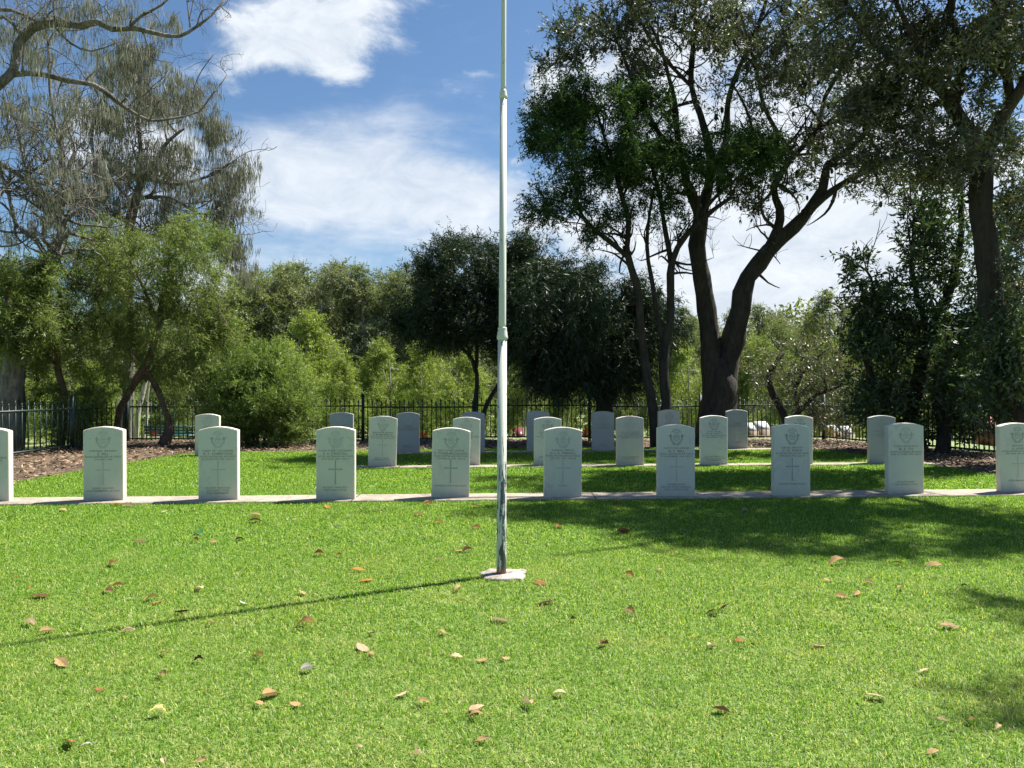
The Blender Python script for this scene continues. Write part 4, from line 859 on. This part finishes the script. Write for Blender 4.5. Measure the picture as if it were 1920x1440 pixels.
for n_, *pts in [
 (12, (-160, 1010, 9.0, 40), (-170, 700, 9.0, 30), (-150, 400, 9.0, 22), (-90, 230, 9.2, 16), (-10, 160, 9.4, 13), (22, 130, 9.5, 12), (35, 85, 9.6, 12), (62, 52, 9.6, 12), (105, 42, 9.6, 11), (150, 47, 9.7, 10), (182, 40, 9.7, 9), (208, 54, 9.7, 8), (250, 52, 9.8, 7), (300, 64, 9.9, 6), (335, 66, 10, 5), (365, 50, 10, 4), (395, 28, 10.1, 3), (425, -8, 10.2, 2)),
 (10, (-30, 165, 9.4, 9), (20, 140, 9.5, 8), (70, 138, 9.6, 8), (120, 150, 9.7, 7.5), (170, 158, 9.8, 7), (205, 180, 9.9, 7), (240, 205, 10, 5), (280, 225, 10.1, 4), (320, 222, 10.2, 3.5), (370, 210, 10.4, 3), (395, 180, 10.5, 2), (425, 140, 10.6, 1.5)),
 (7, (-20, 20, 9.6, 6), (20, 18, 9.6, 5), (70, 40, 9.6, 4)),
 (7, (-40, 60, 9.4, 6), (5, 30, 9.5, 5), (35, 60, 9.6, 4)),
 (6, (240, 52, 9.8, 4), (260, 30, 9.8, 3.5), (300, 8, 9.9, 3), (330, -20, 10, 2)),
 (6, (355, 50, 10, 2.5), (352, 20, 10, 2), (348, -10, 10, 1.5)),
 (6, (360, 205, 10.4, 2), (365, 160, 10.5, 1.6), (378, 130, 10.5, 1.3), (400, 100, 10.5, 1)),
 (6, (100, 48, 9.6, 3), (130, 80, 9.6, 3), (170, 95, 9.6, 2), (215, 80, 9.7, 1.5)),
 (6, (40, 140, 9.5, 4), (42, 90, 9.5, 3), (50, 40, 9.5, 2))]: t8.limb(pts, n_)
tg = t8.targets([(150, 20, 120, 30, d, .8, 22), (60, 90, 60, 40, d, .7, 16), (230, 20, 60, 30, d, .6, 16), (110, 190, 70, 40, d, .8, 14), (-60, 100, 100, 120, d, 1.2, 60), (-120, 260, 90, 90, 9, 1, 50), (180, -60, 200, 50, d, 1, 40)], 1.4, 0)
bare = t8.targets([(390, 190, 50, 50, 10.4, .4, 26), (350, 110, 60, 40, 10.2, .4, 14), (200, 110, 120, 40, 9.8, .4, 22), (300, 240, 70, 30, 10.1, .3, 14), (110, 100, 60, 40, 9.6, .3, 14)], 0)
t8.ramify(46, .55, .05, .006, 3.0, 3, up=.2, gn=.45, r0=.013, tip=.0022, step=.07)
t8.grow(bare, .05, .002, 3, curve=.8); t8.tips = []
t8.grow(tg, .1, .003, 4, curve=.6); t8.strands(12, .20, .007, .03, 3, .10)
t8.build('casuarina_tree', W(-160, 1010, 9.0), 'nearest casuarina, its bare lit branches reaching in from the top left edge', 'tree', M['bark_grey'], M['needle'])

# bottlebrush at the left, in front of the fence
t9 = Tree(12, .72); d = 15.6
t9.limb([(308, 836, d, 15), (316, 805, d, 12), (312, 780, d, 8), (298, 740, d, 8), (284, 712, d, 8), (268, 690, d, 8)], 9)
t9.limb([(205, 838, d+.2, 7), (222, 800, d+.2, 8), (228, 765, d+.1, 9), (248, 720, d, 10), (268, 695, d, 11), (285, 655, d, 9), (298, 610, d, 8), (306, 560, d, 7), (325, 500, d, 5), (350, 450, d, 3)], 9)
t9.limb([(300, 600, d, 5), (330, 590, d, 4), (370, 582, d, 3), (420, 590, d, 2)], 6)
t9.limb([(275, 690, d, 5), (240, 650, d, 4), (200, 600, d, 3), (170, 540, d, 2)], 6)
t9.limb([(298, 610, d, 5), (270, 540, d, 4), (240, 480, d, 3), (220, 440, d, 2)], 6)
t9.limb([(268, 700, d, 4), (272, 715, d, 4), (286, 690, d, 4), (320, 660, d, 3), (370, 650, d, 2)], 6)
tg = t9.targets([(210, 450, 110, 42, d, 1.2, 90), (340, 450, 90, 48, d, 1.2, 80), (150, 520, 95, 60, d, 1.2, 90), (260, 530, 110, 60, d, 1.3, 100), (370, 540, 80, 70, d, 1.1, 80), (180, 620, 100, 60, d, 1.2, 80), (310, 620, 100, 60, d, 1.2, 90), (420, 610, 55, 55, d, .8, 46), (240, 690, 90, 35, d, .9, 30), (340, 690, 60, 40, d, .8, 34), (350,750,40,20,d,.5,8)], 1.6, -.02)
t9.ramify(34, .9, .05, .008, 1.5, 3, gn=.4, r0=.02, tip=.004)
t9.grow(tg, .05, .003); t9.leaves(8, 17, .38, .085, .014, .5, .8)
t9.build('bottlebrush_tree', W(308, 836, d), 'bright green bottlebrush with crooked forked trunk standing in the mulch before the fence', 'tree', M['bark_brown'], M['leaf_mid'])
t10 = Tree(13); d = 15.2
t10.limb([(118, 868, d, 8), (114, 800, d, 7), (120, 740, d, 6.5), (108, 700, d, 6), (110, 640, d, 5.5), (114, 590, d, 5), (108, 530, d, 3)], 8)
t10.limb([(160, 850, d, 4), (145, 800, d, 4), (130, 765, d, 4), (118, 750, d, 4)], 6)
t10.limb([(108, 690, d, 3), (70, 640, d, 2.5), (40, 590, d, 2)], 6)
tg = t10.targets([(20, 600, 60, 60, 13.9, .4, 60), (60, 520, 50, 50, 13.9, .4, 40), (-10, 520, 50, 40, 13.9, .4, 30), (70, 590, 40, 40, 13.9, .3, 24), (60, 560, 70, 60, d, 1.1, 80), (30, 620, 50, 50, d, 1, 40), (120, 640, 70, 50, d, 1, 40), (20, 520, 60, 40, d, 1, 30), (150, 730, 60, 50, d, .8, 30), (160, 800, 45, 40, d+.3, .6, 34), (110, 790, 30, 40, d+.3, .5, 20), (-40, 600, 60, 90, d, 1, 40), (75, 710, 40, 50, d, .6, 16)], 1.5, -.05)
t10.grow(tg, .05, .003); t10.leaves(10, 17, .34, .085, .015, .35, .85)
t10.build('tea_tree', W(118, 868, d), 'thin-stemmed tree with light hanging foliage behind the left fence', 'tree', M['bark_brown'], M['leaf_mid'])
# rounded bush
t11 = Tree(14); d = 15.6
for (x, y) in [(430, 740), (480, 720), (520, 745), (460, 690), (550, 780), (400, 760)]:
    t11.limb([(485+(x-485)*.15, 845, d, 3.5), (485+(x-485)*.5, 800, d, 3), (x, y, d, 2)], 5)
tg = t11.targets([(485, 735, 95, 72, d-.2, 1.1, 200), (425, 770, 60, 55, d-.2, .9, 90), (545, 775, 58, 55, d-.2, .9, 90), (470, 690, 70, 42, d-.2, .8, 80), (480, 815, 100, 26, d-.2, .9, 70), (392, 730, 28, 28, d, .4, 20), (500, 665, 34, 24, d, .4, 16)], 1.6, -.22)
t11.grow(tg, .04, .003); t11.leaves(9, 17, .26, .075, .014, -.1, .8, up=.25)
t11.build('rounded_bush', W(485, 845, d), 'rounded fine-leaved green bush in front of the fence', 'bush', M['bark_brown'], M['leaf_bush'], crown='foliage', wood='stem')

# ------------------------------------------------------------------ background woodland: generic trees
def proto(seed, h, wd, lobes, leaf, bark, ll=.16, lw=.05, twigs=5, per=12, tips=260, vert=1.0, tl=.5, z0=.22):
    t = Tree(seed); r = t.r
    t.limb3([Vector((0, 0, -.3)), Vector((r.uniform(-.2, .2), 0, h*.25)), Vector((r.uniform(-.4, .4), r.uniform(-.3, .3), h*.55)), Vector((r.uniform(-.5, .5), 0, h*.9))], [.022*h, .017*h, .011*h, .004*h], 8)
    tg = []
    cs = []
    for i in range(lobes):
        z = h*(z0+(1-z0)*(i+.5)/lobes); rr = wd*(.55+.45*math.sin(math.pi*min(1, (i+.8)/lobes)**.8)); a = r.uniform(0, 6.28)
        cs.append((math.cos(a)*rr*.55, math.sin(a)*rr*.55, z, rr*r.uniform(.55, .8), h/lobes*r.uniform(.9, 1.4)*vert))
    for c in cs[::2]:
        t.limb3([Vector((0, 0, c[2]*.6)), Vector((c[0]*.5, c[1]*.5, c[2]*.8)), Vector(c[:3])], [.008*h, .006*h, .003*h], 5)
    sd = Vector((seed*3.1, 2, 1))
    for c in cs:
        k = 0
        while k < tips//lobes:
            u = r.normal(0, 1, 3); u /= np.linalg.norm(u); u *= r.random()**.35; p = Vector((c[0]+u[0]*c[3], c[1]+u[1]*c[3], c[2]+u[2]*c[4]))
            if noise.noise(p*.8+sd) < -.22: continue
            tg.append(p); k += 1
    t.grow(tg, .04, .008, 3); t.leaves(twigs, per, tl, ll, lw, .2, .8)
    return t, leaf, bark
def put(src, name, loc, label, cat, group, s=1.0, rz=0.0):
    if src.get('n', 0) == 0:
        t, leaf, bark = src['t']; o = t.build(name, Vector((0, 0, 0)), label, cat, bark, leaf, group); src['o'] = o; src['n'] = 1
        o.location = loc; o.scale = (s,)*3; o.rotation_euler = (0, 0, rz); return o
    o0 = src['o']; o = o0.copy(); C.objects.link(o); o.location = loc; o.scale = (s,)*3; o.rotation_euler = (0, 0, rz)
    o['label'] = label; tag(o, label, cat, group)
    for ch in o0.children:
        if ch.name.startswith(('trunk', 'crown')):
            c = ch.copy(); C.objects.link(c); c.parent = o
    return o
PA = {'t': proto(21, 9.5, 2.6, 7, M['leaf_forest'], M['bark_pale'], tips=420)}
PB = {'t': proto(22, 8.5, 2.9, 6, M['leaf_forest_grey'], M['bark_pale'], tips=420)}
PC = {'t': proto(23, 10.5, 2.2, 8, M['leaf_forest'], M['bark_grey'], tips=420)}
PL = {'t': proto(24, 4.6, 1.6, 5, M['leaf_lime'], M['bark_pale'], ll=.11, lw=.026, twigs=6, per=16, tips=330, tl=.4)}
PG = {'t': proto(25, 4.2, 1.7, 5, M['leaf_mid'], M['bark_pale'], ll=.11, lw=.028, twigs=6, per=14, tips=300, tl=.4, z0=.1)}
PS = {'t': proto(26, 1.9, 1.3, 3, M['leaf_bush'], M['bark_brown'], ll=.09, lw=.03, twigs=5, per=12, tips=150, tl=.3, z0=.05)}
r_ = random.Random(9)
LAND = [(0, 'outside the left edge'), (130, 'behind the thick casuarina trunk'), (250, 'behind the left corner post'), (380, 'behind the green bottlebrush'), (520, 'behind the rounded bush'), (640, 'right of the rounded bush'), (740, 'in the gap left of the dark wattle'), (860, 'behind the dark wattle'), (960, 'behind the flagpole'), (1060, 'just right of the flagpole'), (1180, 'behind the dark weeping tree'), (1300, 'behind the slim multi-stemmed tree'), (1420, 'behind the forked trunk'), (1520, 'behind the gnarled shrub'), (1640, 'right of the gnarled shrub'), (1760, 'behind the tangled right tree'), (1920, 'behind the right fence'), (9999, 'outside the right edge')]
def bg(src, name, xpx, ytop, dist, label, group, hgt, cat='tree'):
    if group != 'young lime green trees beyond the fence': label += ', '+next(n for m, n in LAND if xpx < m)
    gz = -.8; x = (xpx-960)*dist/F; ztop = HC+(YH-ytop)*dist/F; s = (ztop-gz)/hgt
    return put(src, name, (x, dist, gz-.05), label, cat, group, s, r_.uniform(0, 6.28))
grp = 'woodland trees beyond the cemetery'
# first line of the wood: crown tops as in the photo
line = [(452, 520, 38), (490, 508, 40), (528, 500, 39), (566, 498, 41), (604, 504, 39), (642, 498, 40), (682, 502, 39), (722, 508, 40), (760, 512, 39), (800, 520, 40), (430, 560, 44), (470, 522, 47), (515, 502, 50), (560, 512, 46), (600, 520, 52), (645, 505, 50), (690, 512, 47), (735, 520, 52), (775, 516, 48), (820, 540, 52), (1380, 582, 50), (1425, 575, 46), (1470, 585, 52), (1520, 590, 48), (1560, 552, 45), (1600, 560, 50), (1330, 590, 48), (1280, 580, 52), (1230, 590, 46), (1180, 600, 50), (1120, 600, 48), (1060, 600, 52), (1000, 600, 48), (930, 590, 50), (870, 560, 52), (380, 560, 50), (320, 560, 46), (250, 560, 50), (180, 560, 48), (110, 560, 50), (40, 540, 46), (-30, 540, 50), (-110, 520, 48), (1650, 590, 48), (1710, 590, 50), (1780, 590, 47), (1850, 590, 50), (1920, 590, 47), (1990, 580, 50)]
WHERE = ' on the skyline'
for i, (x, y, dd) in enumerate(line):
    src, hh = [(PA, 9.5), (PB, 8.5), (PC, 10.5)][i % 3]
    lb = ['olive green woodland tree'+WHERE, 'greyish bushy woodland tree'+WHERE, 'narrow tall woodland tree'+WHERE][i % 3]
    bg(src, 'woodland_tree', x, y, dd, lb, grp, hh*1.04)
WHERE = ' before the skyline trees'
for i in range(26):
    x = -150+i*86+r_.uniform(-20, 20); src, hh = [(PA, 9.5), (PB, 8.5), (PC, 10.5)][(i+1) % 3]
    lb = ['olive green woodland tree'+WHERE, 'greyish bushy woodland tree'+WHERE, 'narrow tall woodland tree'+WHERE][(i+1) % 3]
    bg(src, 'woodland_tree', x, 618+r_.uniform(-14, 20), r_.uniform(38, 42), lb, grp, hh)
lime = [(560, 590, 28, 'tall lime green sapling rising behind the rounded bush'), (640, 668, 26, 'small bright lime green tree right of the rounded bush'), (790, 632, 29, 'pale lime weeping tree left of the low dark wattle trunk'), (860, 660, 27, 'lime green tree seen under the low dark wattle'),
        (160, 690, 26, 'lime green tree behind the left fence beside the thin-stemmed tree'), (40, 660, 27, 'lime green tree beside the thick casuarina trunk'), (225, 720, 24, 'lime green tree behind the left corner post'), (1290, 655, 27, 'lime green tree seen left of the forked trunk'), (520, 640, 24, 'lime green tree rising at the left of the rounded bush'), (730, 640, 31, 'lime green tree at the left of the dark wattle'), (1640, 720, 24, 'lime green tree glimpsed by the right tangle')]
for x, y, dd, lb in lime: bg(PL, 'lime_tree', x, y+(14 if 380 < x < 900 else 0), dd, lb, 'young lime green trees beyond the fence', 4.7)
mid = [(1410, 640, 30), (1470, 660, 27), (1560, 650, 28), (1250, 650, 31), (1180, 690, 27), (1060, 700, 28), (980, 690, 27), (705, 670, 33), (340, 690, 30), (420, 670, 33), (90, 700, 31), (1690, 660, 30), (1770, 680, 28), (1850, 660, 30), (1940, 650, 28), (-40, 660, 30)]
for x, y, dd in mid: bg(PG, 'understorey_tree', x, y, dd, 'mid green understorey tree', 'understorey trees between fence and wood', 4.3)
for i in range(34):
    x = -60+i*60+r_.uniform(-20, 20); bg(PS, 'understorey_shrub', x, 752+r_.uniform(-16, 14), r_.uniform(29, 35), 'low leafy shrub beyond the fence', 'low shrubs beyond the fence', 2.0, 'shrub')
# closing mass of the wood far behind
def far_wood():
    n = 150000; r = np.random.default_rng(77); a = r.uniform(-1.1, 1.1, n); dd = r.uniform(56, 72, n); X = dd*np.tan(a)*.9; Y = dd
    top = 5.3+1.1*np.sin(X*.35)+.9*np.sin(X*.9+1)+.6*np.sin(X*2.1)
    Z = -.8+(top+.8)*r.random(n)**.8; D = unit(r.normal(0, 1, (n, 3))); Wd = unit(np.cross(D, r.normal(0, 1, (n, 3))))
    V = quads(np.stack([X, Y, Z], 1), D, Wd, r.uniform(.3, .6, n), r.uniform(.14, .28, n))
    o = link('far_wood', quadmesh('far_wood', V, M['leaf_forest'], r.random(n))); tag(o, 'dense far wood closing the view behind the trees', 'wood', kind='stuff')
far_wood()

# ------------------------------------------------------------------ things beyond the fence
def on_px(x, y, dd): 
    return W(x, y, dd)
def bench(xl, xr, yt, dd, label):
    p = W((xl+xr)/2, yt, dd); wd = (xr-xl)*dd/F; z0 = ground_z(p.x, p.y); top_ = p.z-z0
    t = thing('park_bench', (p.x, p.y, z0), label, 'bench')
    s = top_/.82
    for i, z in enumerate((.50, .62, .74)):
        mb = MB(); mb.box(-wd/2, wd/2, -.28-i*.02, -.25-i*.02, z*s, (z+.095)*s); mb.build('back_slat', M['bench'], t)
    for i in range(4):
        mb = MB(); mb.box(-wd/2, wd/2, -.2+i*.11, -.11+i*.11, .42*s, .45*s); mb.build('seat_slat', M['bench'], t)
    for x in (-wd*.36, wd*.36):
        mb = MB(); mb.box(x-.03, x+.03, -.23, .25, .37*s, .415*s); mb.box(x-.03, x+.03, -.23, -.17, 0, .37*s); mb.box(x-.03, x+.03, .18, .25, 0, .37*s)
        mb.tube([(x, -.215, .415*s), (x, -.32, .84*s)], .025, 6); mb.build('leg_frame', M['iron'], t)
    return t
bench(281, 372, 798, 19.5, 'teal slatted park bench beyond the fence, behind the crooked bottlebrush trunk')
def flowers(x, y, dd, label, mat, n=7, r=.10, pot=True):
    p = W(x, y, dd); z0 = ground_z(p.x, p.y); t = thing('flower_pot', (p.x, p.y, z0), label, 'flowers'); h = max(.25, p.z-z0)
    mb = MB(); mb.lathe([(.07, 0), (.11, h*.45), (.12, h*.5), (.1, h*.5)], 12); mb.build('pot', M['tan'], t)
    mb = MB(); rr = random.Random(int(x))
    st = MB()
    for i in range(n):
        c = Vector((rr.uniform(-r, r), rr.uniform(-r, r), h*.6+rr.uniform(0, h*.4))); st.tube([(c.x*.3, c.y*.3, h*.48), tuple(c)], .005, 4)
        for k in range(5):
            a = k*1.256; q = Vector((math.cos(a), rr.uniform(-.4, .4), math.sin(a)))*.035; s_ = q.cross(Vector((0, 1, 0))).normalized()*.02
            mb.add([c, c+q*.6+s_, c+q, c+q*.6-s_], [(0, 1, 2, 3)])
    st.build('stems', M['leaf_bush'], t); mb.build('petals', mat, t); return t
flowers(291, 812, 19, 'red flowers in a pot at the left end of the teal bench', M['red'])
flowers(795, 812, 20, 'red and yellow blooms beyond the fence, right of the bluish back-row stone', M['red'], 20)
flowers(958, 802, 20, 'red flowers just right of the flagpole beyond the fence', M['red'])
flowers(1098, 805, 20, 'red flowers beyond the fence left of the weathered back-row stone', M['red'], 20)
flowers(1555, 800, 20, 'orange flowers beyond the fence right of the gnarled shrub', M['yellow'], 16)
def rev_slab(x0, x1, y0, y1, dd, label, mat, name='grave_marker', dark=None):
    a = W(x0, y1, dd); b = W(x1, y0, dd); z0 = ground_z((a.x+b.x)/2, dd); wd = b.x-a.x; h = b.z-z0; hb = a.z-z0
    t = thing(name, ((a.x+b.x)/2, dd, z0), label, 'grave'); 
    mb = MB(); mb.box(-wd/2, wd/2, -.05, .5, 0, max(.1, hb-.03)); mb.build('plinth', dark or M['tan'], t)
    mb = MB(); hw = wd/2-.02
    mb.add([(-hw, 0, hb-.02), (hw, 0, hb-.02), (hw, .4, h), (-hw, .4, h), (-hw, .03, hb-.06), (hw, .03, hb-.06), (hw, .43, h-.05), (-hw, .43, h-.05)], [(0, 1, 2, 3), (7, 6, 5, 4), (0, 4, 5, 1), (1, 5, 6, 2), (2, 6, 7, 3), (3, 7, 4, 0)])
    mb.build('plaque', mat, t); return t
rev_slab(1403, 1421, 794, 806, 20.5, 'sloping white grave plaque just right of the black fence post', M['white'])
rev_slab(1421, 1447, 791, 803, 20.8, 'wider sloping white grave plaque beside the gnarled shrub', M['white'])
rev_slab(1552, 1578, 798, 808, 21, 'white grave slab glimpsed through the gnarled shrub', M['white'])
rev_slab(1585, 1604, 800, 812, 20.5, 'small white grave slab left of the right tangle', M['white'])
rev_slab(966, 984, 803, 818, 19.5, 'dark red granite grave block right of the flagpole', M['redgranite'], dark=M['redgranite'])
rev_slab(1846, 1878, 780, 795, 17.5, 'reddish pink grave monument seen through the right fence', M['pink'], dark=M['redgranite'])
# pale gum trunks beyond the fence
for x, dd, wpx, lb in [(262, 21, 5, 'slender pale gum trunk left of the teal bench'), (275, 22, 3, 'thin white gum stem beside the slender pale gum trunk')]:
    t = Tree(int(x)); t.limb([(x-6, 832, dd, wpx+1), (x, 780, dd, wpx), (x+5, 730, dd, wpx-.5), (x+14, 650, dd, wpx-1), (x+10, 590, dd, 1.5)], 7)
    t.grow(t.targets([(x+10, 620, 30, 40, dd, .6, 26)], 0), .05, .004, 3); t.leaves(5, 12, .3, .1, .02, .3)
    t.build('gum_sapling', Vector((W(x, 832, dd).x, dd, ground_z(W(x, 832, dd).x, dd))), lb, 'tree', M['bark_pale'], M['leaf_mid'])

# ------------------------------------------------------------------ fallen leaves
LC = {'tan': (.42, .28, .14), 'rust': (.32, .17, .07), 'brown': (.13, .07, .04), 'dark': (.05, .03, .02), 'pale': (.55, .42, .26), 'orange': (.45, .20, .05), 'grey': (.42, .40, .36), 'green': (.12, .3, .14), 'yellow': (.6, .55, .22), 'pink': (.48, .34, .22)}
LM = {}
for k_, c_ in LC.items():
    m_, t_ = newmat('dead_leaf_'+k_); tc_ = t_.node('ShaderNodeTexCoord'); n_ = t_.noise(tc_.outputs['Object'], 40, 4, .6)
    col_ = t_.mix(n_, tuple(x*.7 for x in c_), tuple(min(1, x*1.25) for x in c_)); d_ = t_.node('ShaderNodeBsdfDiffuse', {'Color': col_}); tr_ = t_.node('ShaderNodeBsdfTranslucent', {'Color': col_})
    ms_ = t_.node('ShaderNodeMixShader', {0: .25}); t_.l.new(d_.outputs[0], ms_.inputs[1]); t_.l.new(tr_.outputs[0], ms_.inputs[2]); t_.l.new(ms_.outputs[0], t_.out.inputs[0]); LM[k_] = m_
def leaf_mesh(L, wd, curl, bend, mat, seed):
    rr = random.Random(seed); n, m = 9, 4; vs = []; lobed = rr.random() < .3
    for i in range(n+1):
        u = i/n; w_ = wd*(math.sin(math.pi*min(1, u*1.02)**.85)**.8)*(1+(.25*math.sin(u*22) if lobed else .06*math.sin(u*30+seed)))
        for j in range(-m, m+1):
            v = j/m; x = u*L-L/2; y = v*w_/2; z = curl*abs(v)**1.5*w_*.8+bend*math.sin(math.pi*u)*L*.25+rr.uniform(-.0012, .0012)-.0015*(j == 0)
            vs.append((x, y, z))
    q = 2*m+1; f = [(i*q+j, i*q+j+1, (i+1)*q+j+1, (i+1)*q+j) for i in range(n) for j in range(2*m)]
    mb = MB(); mb.add(vs, f); z = -.0; mb.tube([(-L/2-.014, 0, .002), (-L/2+.004, 0, 0)], .0009, 4)
    return mb.mesh('fallen_leaf', mat, smooth=True)
Z1 = [(57,133,'dark',.6),(608,70,'orange',1),(667,75,'pale',1),(330,95,'tan',.7),(725,260,'tan',1),(1035,213,'green',1),(1112,260,'tan',.8),(1018,255,'rust',.6),(1327,123,'tan',1),(1322,156,'brown',1.3),(1245,252,'dark',.8),(1625,226,'rust',1),(1658,324,'rust',.9),(1700,80,'orange',1),(585,377,'rust',1.2),(160,495,'rust',.8),(208,541,'brown',1.6),(568,512,'tan',1.1),(612,488,'rust',1.0),(785,555,'tan',1.1),(820,568,'rust',.8),(1040,503,'pale',.9),(1567,523,'tan',.9),(1270,572,'grey',.8),(942,620,'dark',1.0),(155,684,'pale',1.1),(247,720,'tan',1.1),(670,722,'pale',.9),(1095,680,'tan',.6),(1590,685,'rust',1.4),(1345,845,'rust',1.1),(325,882,'tan',1.8),(845,945,'tan',.9),(1592,918,'grey',1.0),(1408,1045,'tan',1.6),(1345,1095,'tan',1.0),(1535,1095,'tan',1.0),(820,1143,'yellow',1.3),(365,1292,'rust',1.7),(450,1310,'grey',.8),(1052,1385,'tan',.9),(858,832,'rust',.8),(1035,870,'dark',.8),(520,1020,'rust',.7),(650,1068,'tan',.6),(430,237,'dark',.5),(1463,278,'dark',.5),(1760,328,'rust',.6),(855,105,'pale',.6),(1530,143,'pale',.5),(1750,180,'grey',.6),(75,440,'rust',.5),(855,1395,'pale',.5)]
Z2 = [(450,72,'rust',1),(697,78,'rust',.9),(398,123,'tan',1),(503,163,'rust',.9),(700,190,'rust',1.1),(88,405,'orange',1.1),(130,457,'orange',1.2),(615,305,'tan',.8),(653,305,'brown',1.0),(605,503,'tan',.9),(1035,470,'rust',1.3),(1060,572,'brown',1.6),(820,662,'pale',1.5),(1490,438,'rust',1.1),(1495,630,'tan',1.0),(1655,402,'tan',.8),(517,728,'tan',1.0),(110,803,'pink',1.5),(157,838,'tan',.6),(730,865,'tan',1.0),(855,857,'tan',.9),(1365,787,'brown',1.1),(422,1087,'tan',1.1),(705,1118,'pink',1.6),(697,1157,'tan',1.2),(965,1098,'pink',1.2),(1130,1042,'pale',1.1),(310,1043,'pale',1.2),(735,1278,'tan',1.0),(1435,65,'rust',1.1),(1465,208,'brown',1.4),(1128,185,'rust',.9),(155,730,'dark',.7),(50,262,'dark',.5),(500,355,'pale',.6),(1205,660,'dark',.5),(600,852,'pale',.9),(395,1355,'pale',.6),(92,1325,'pale',.7)]
Z3 = [(797,370,'tan',1.8),(1115,370,'brown',.9),(1303,382,'tan',1.4),(962,471,'tan',1.1),(825,541,'tan',1.0),(895,524,'tan',1.3),(1128,503,'tan',.7),(1645,550,'tan',.9),(160,627,'dark',1.3),(218,597,'dark',.9),(1385,697,'pink',1.4),(700,790,'pink',1.3),(995,1055,'pink',1.6),(195,1127,'brown',1.4),(1298,1345,'tan',1.0),(145,795,'pale',.9),(1250,925,'pale',.9),(1627,1214,'pale',.8),(295,770,'rust',.8),(1005,178,'pale',.5),(80,75,'grey',.6),(325,102,'pale',.6),(15,283,'dark',.7),(750,455,'tan',.7),(1345,1180,'pale',.5),(1500,1180,'tan',.6),(370,765,'tan',.6),(1460,490,'dark',.6)]
allv = [(x/2.769, 920+y/2.769, c, s) for x, y, c, s in Z1]+[(640+x/2.769, 920+y/2.769, c, s) for x, y, c, s in Z2]+[(1280+x/2.769, 920+y/2.769, c, s) for x, y, c, s in Z3]
CN = {'tan': 'tan', 'rust': 'rusty', 'brown': 'dark brown', 'dark': 'blackish', 'pale': 'straw pale', 'orange': 'orange', 'grey': 'grey', 'green': 'green', 'yellow': 'yellow', 'pink': 'pinkish tan'}
COLS = [(90, 'at left edge'), (300, 'below second front stone'), (520, 'below third front stone'), (740, 'below fourth front stone'), (930, 'just left of flagpole'), (1160, 'just right of flagpole'), (1376, 'below seventh front stone'), (1590, 'below eighth front stone'), (1790, 'below ninth front stone'), (3000, 'at right edge')]
BANDS = [(962, 'against front kerb'), (1010, 'near front kerb'), (1062, 'between kerb and footing'), (1120, 'level with pole footing'), (1180, 'just nearer than footing'), (1260, 'on middle turf'), (1340, 'on near turf'), (2000, 'on nearest turf')]
used = {}
items = []
for i, (x, y, c, s) in enumerate(sorted(allv, key=lambda q: (q[1], q[0]))):
    col = next(n for m, n in COLS if x < m); bnd = next(n for m, n in BANDS if y < m); sz = 'tiny' if s < .65 else 'small' if s < 1.0 else 'medium' if s < 1.35 else 'large'
    items.append((x, y, c, s, f"{sz} {CN[c]} fallen leaf {bnd}, {col}"))
cnt = {}
for it in items: cnt[it[4]] = cnt.get(it[4], 0)+1
for i, (x, y, c, s, lb) in enumerate(items):
    it_lb = lb
    if cnt[lb] > 1:
        used[lb] = used.get(lb, 0)+1; lb = lb.replace('fallen leaf', 'fallen leaf, '+(['farther', 'nearer'] if cnt[it_lb] == 2 else ['farthest', 'second', 'third', 'fourth'])[min(cnt[it_lb]-1, used[lb]-1)]+' one,', 1)
    p = G(x, y, .035); rr = random.Random(i*7+3); px = 18*s*(1 if y < 1100 else 1.25); L = min(.14, max(.034, px*p.y/F*(1.2 if y < 1100 else 1.12)))
    o = link('fallen_leaf', leaf_mesh(L, L*rr.uniform(.42, .6), rr.uniform(-.2, .7), rr.uniform(-.3, .8), LM[c], i), None, p+Vector((0, 0, -.004)))
    o.rotation_euler = (rr.uniform(-.35, .35)+.15, rr.uniform(-.3, .3), rr.uniform(-1.0, 1.0)+(math.pi if rr.random() < .5 else 0))
    tag(o, lb, 'leaf', 'fallen leaves on the lawn')

# tell look-alikes in one spot apart by their place
by = {}
for o in list(C.objects):
    if o.parent is None and o.get('group') in (grp, 'low shrubs beyond the fence', 'understorey trees between fence and wood'): by.setdefault(o['label'], []).append(o)
for lb, os_ in by.items():
    if len(os_) > 1:
        os_.sort(key=lambda q: q.location.x/q.location.y)
        nm = {2: ['left', 'right'], 3: ['left', 'middle', 'right']}.get(len(os_))
        if nm:
            for n_, o in zip(nm, os_): o['label'] = lb.replace(' on the skyline', ' on skyline')+', '+n_+' one'
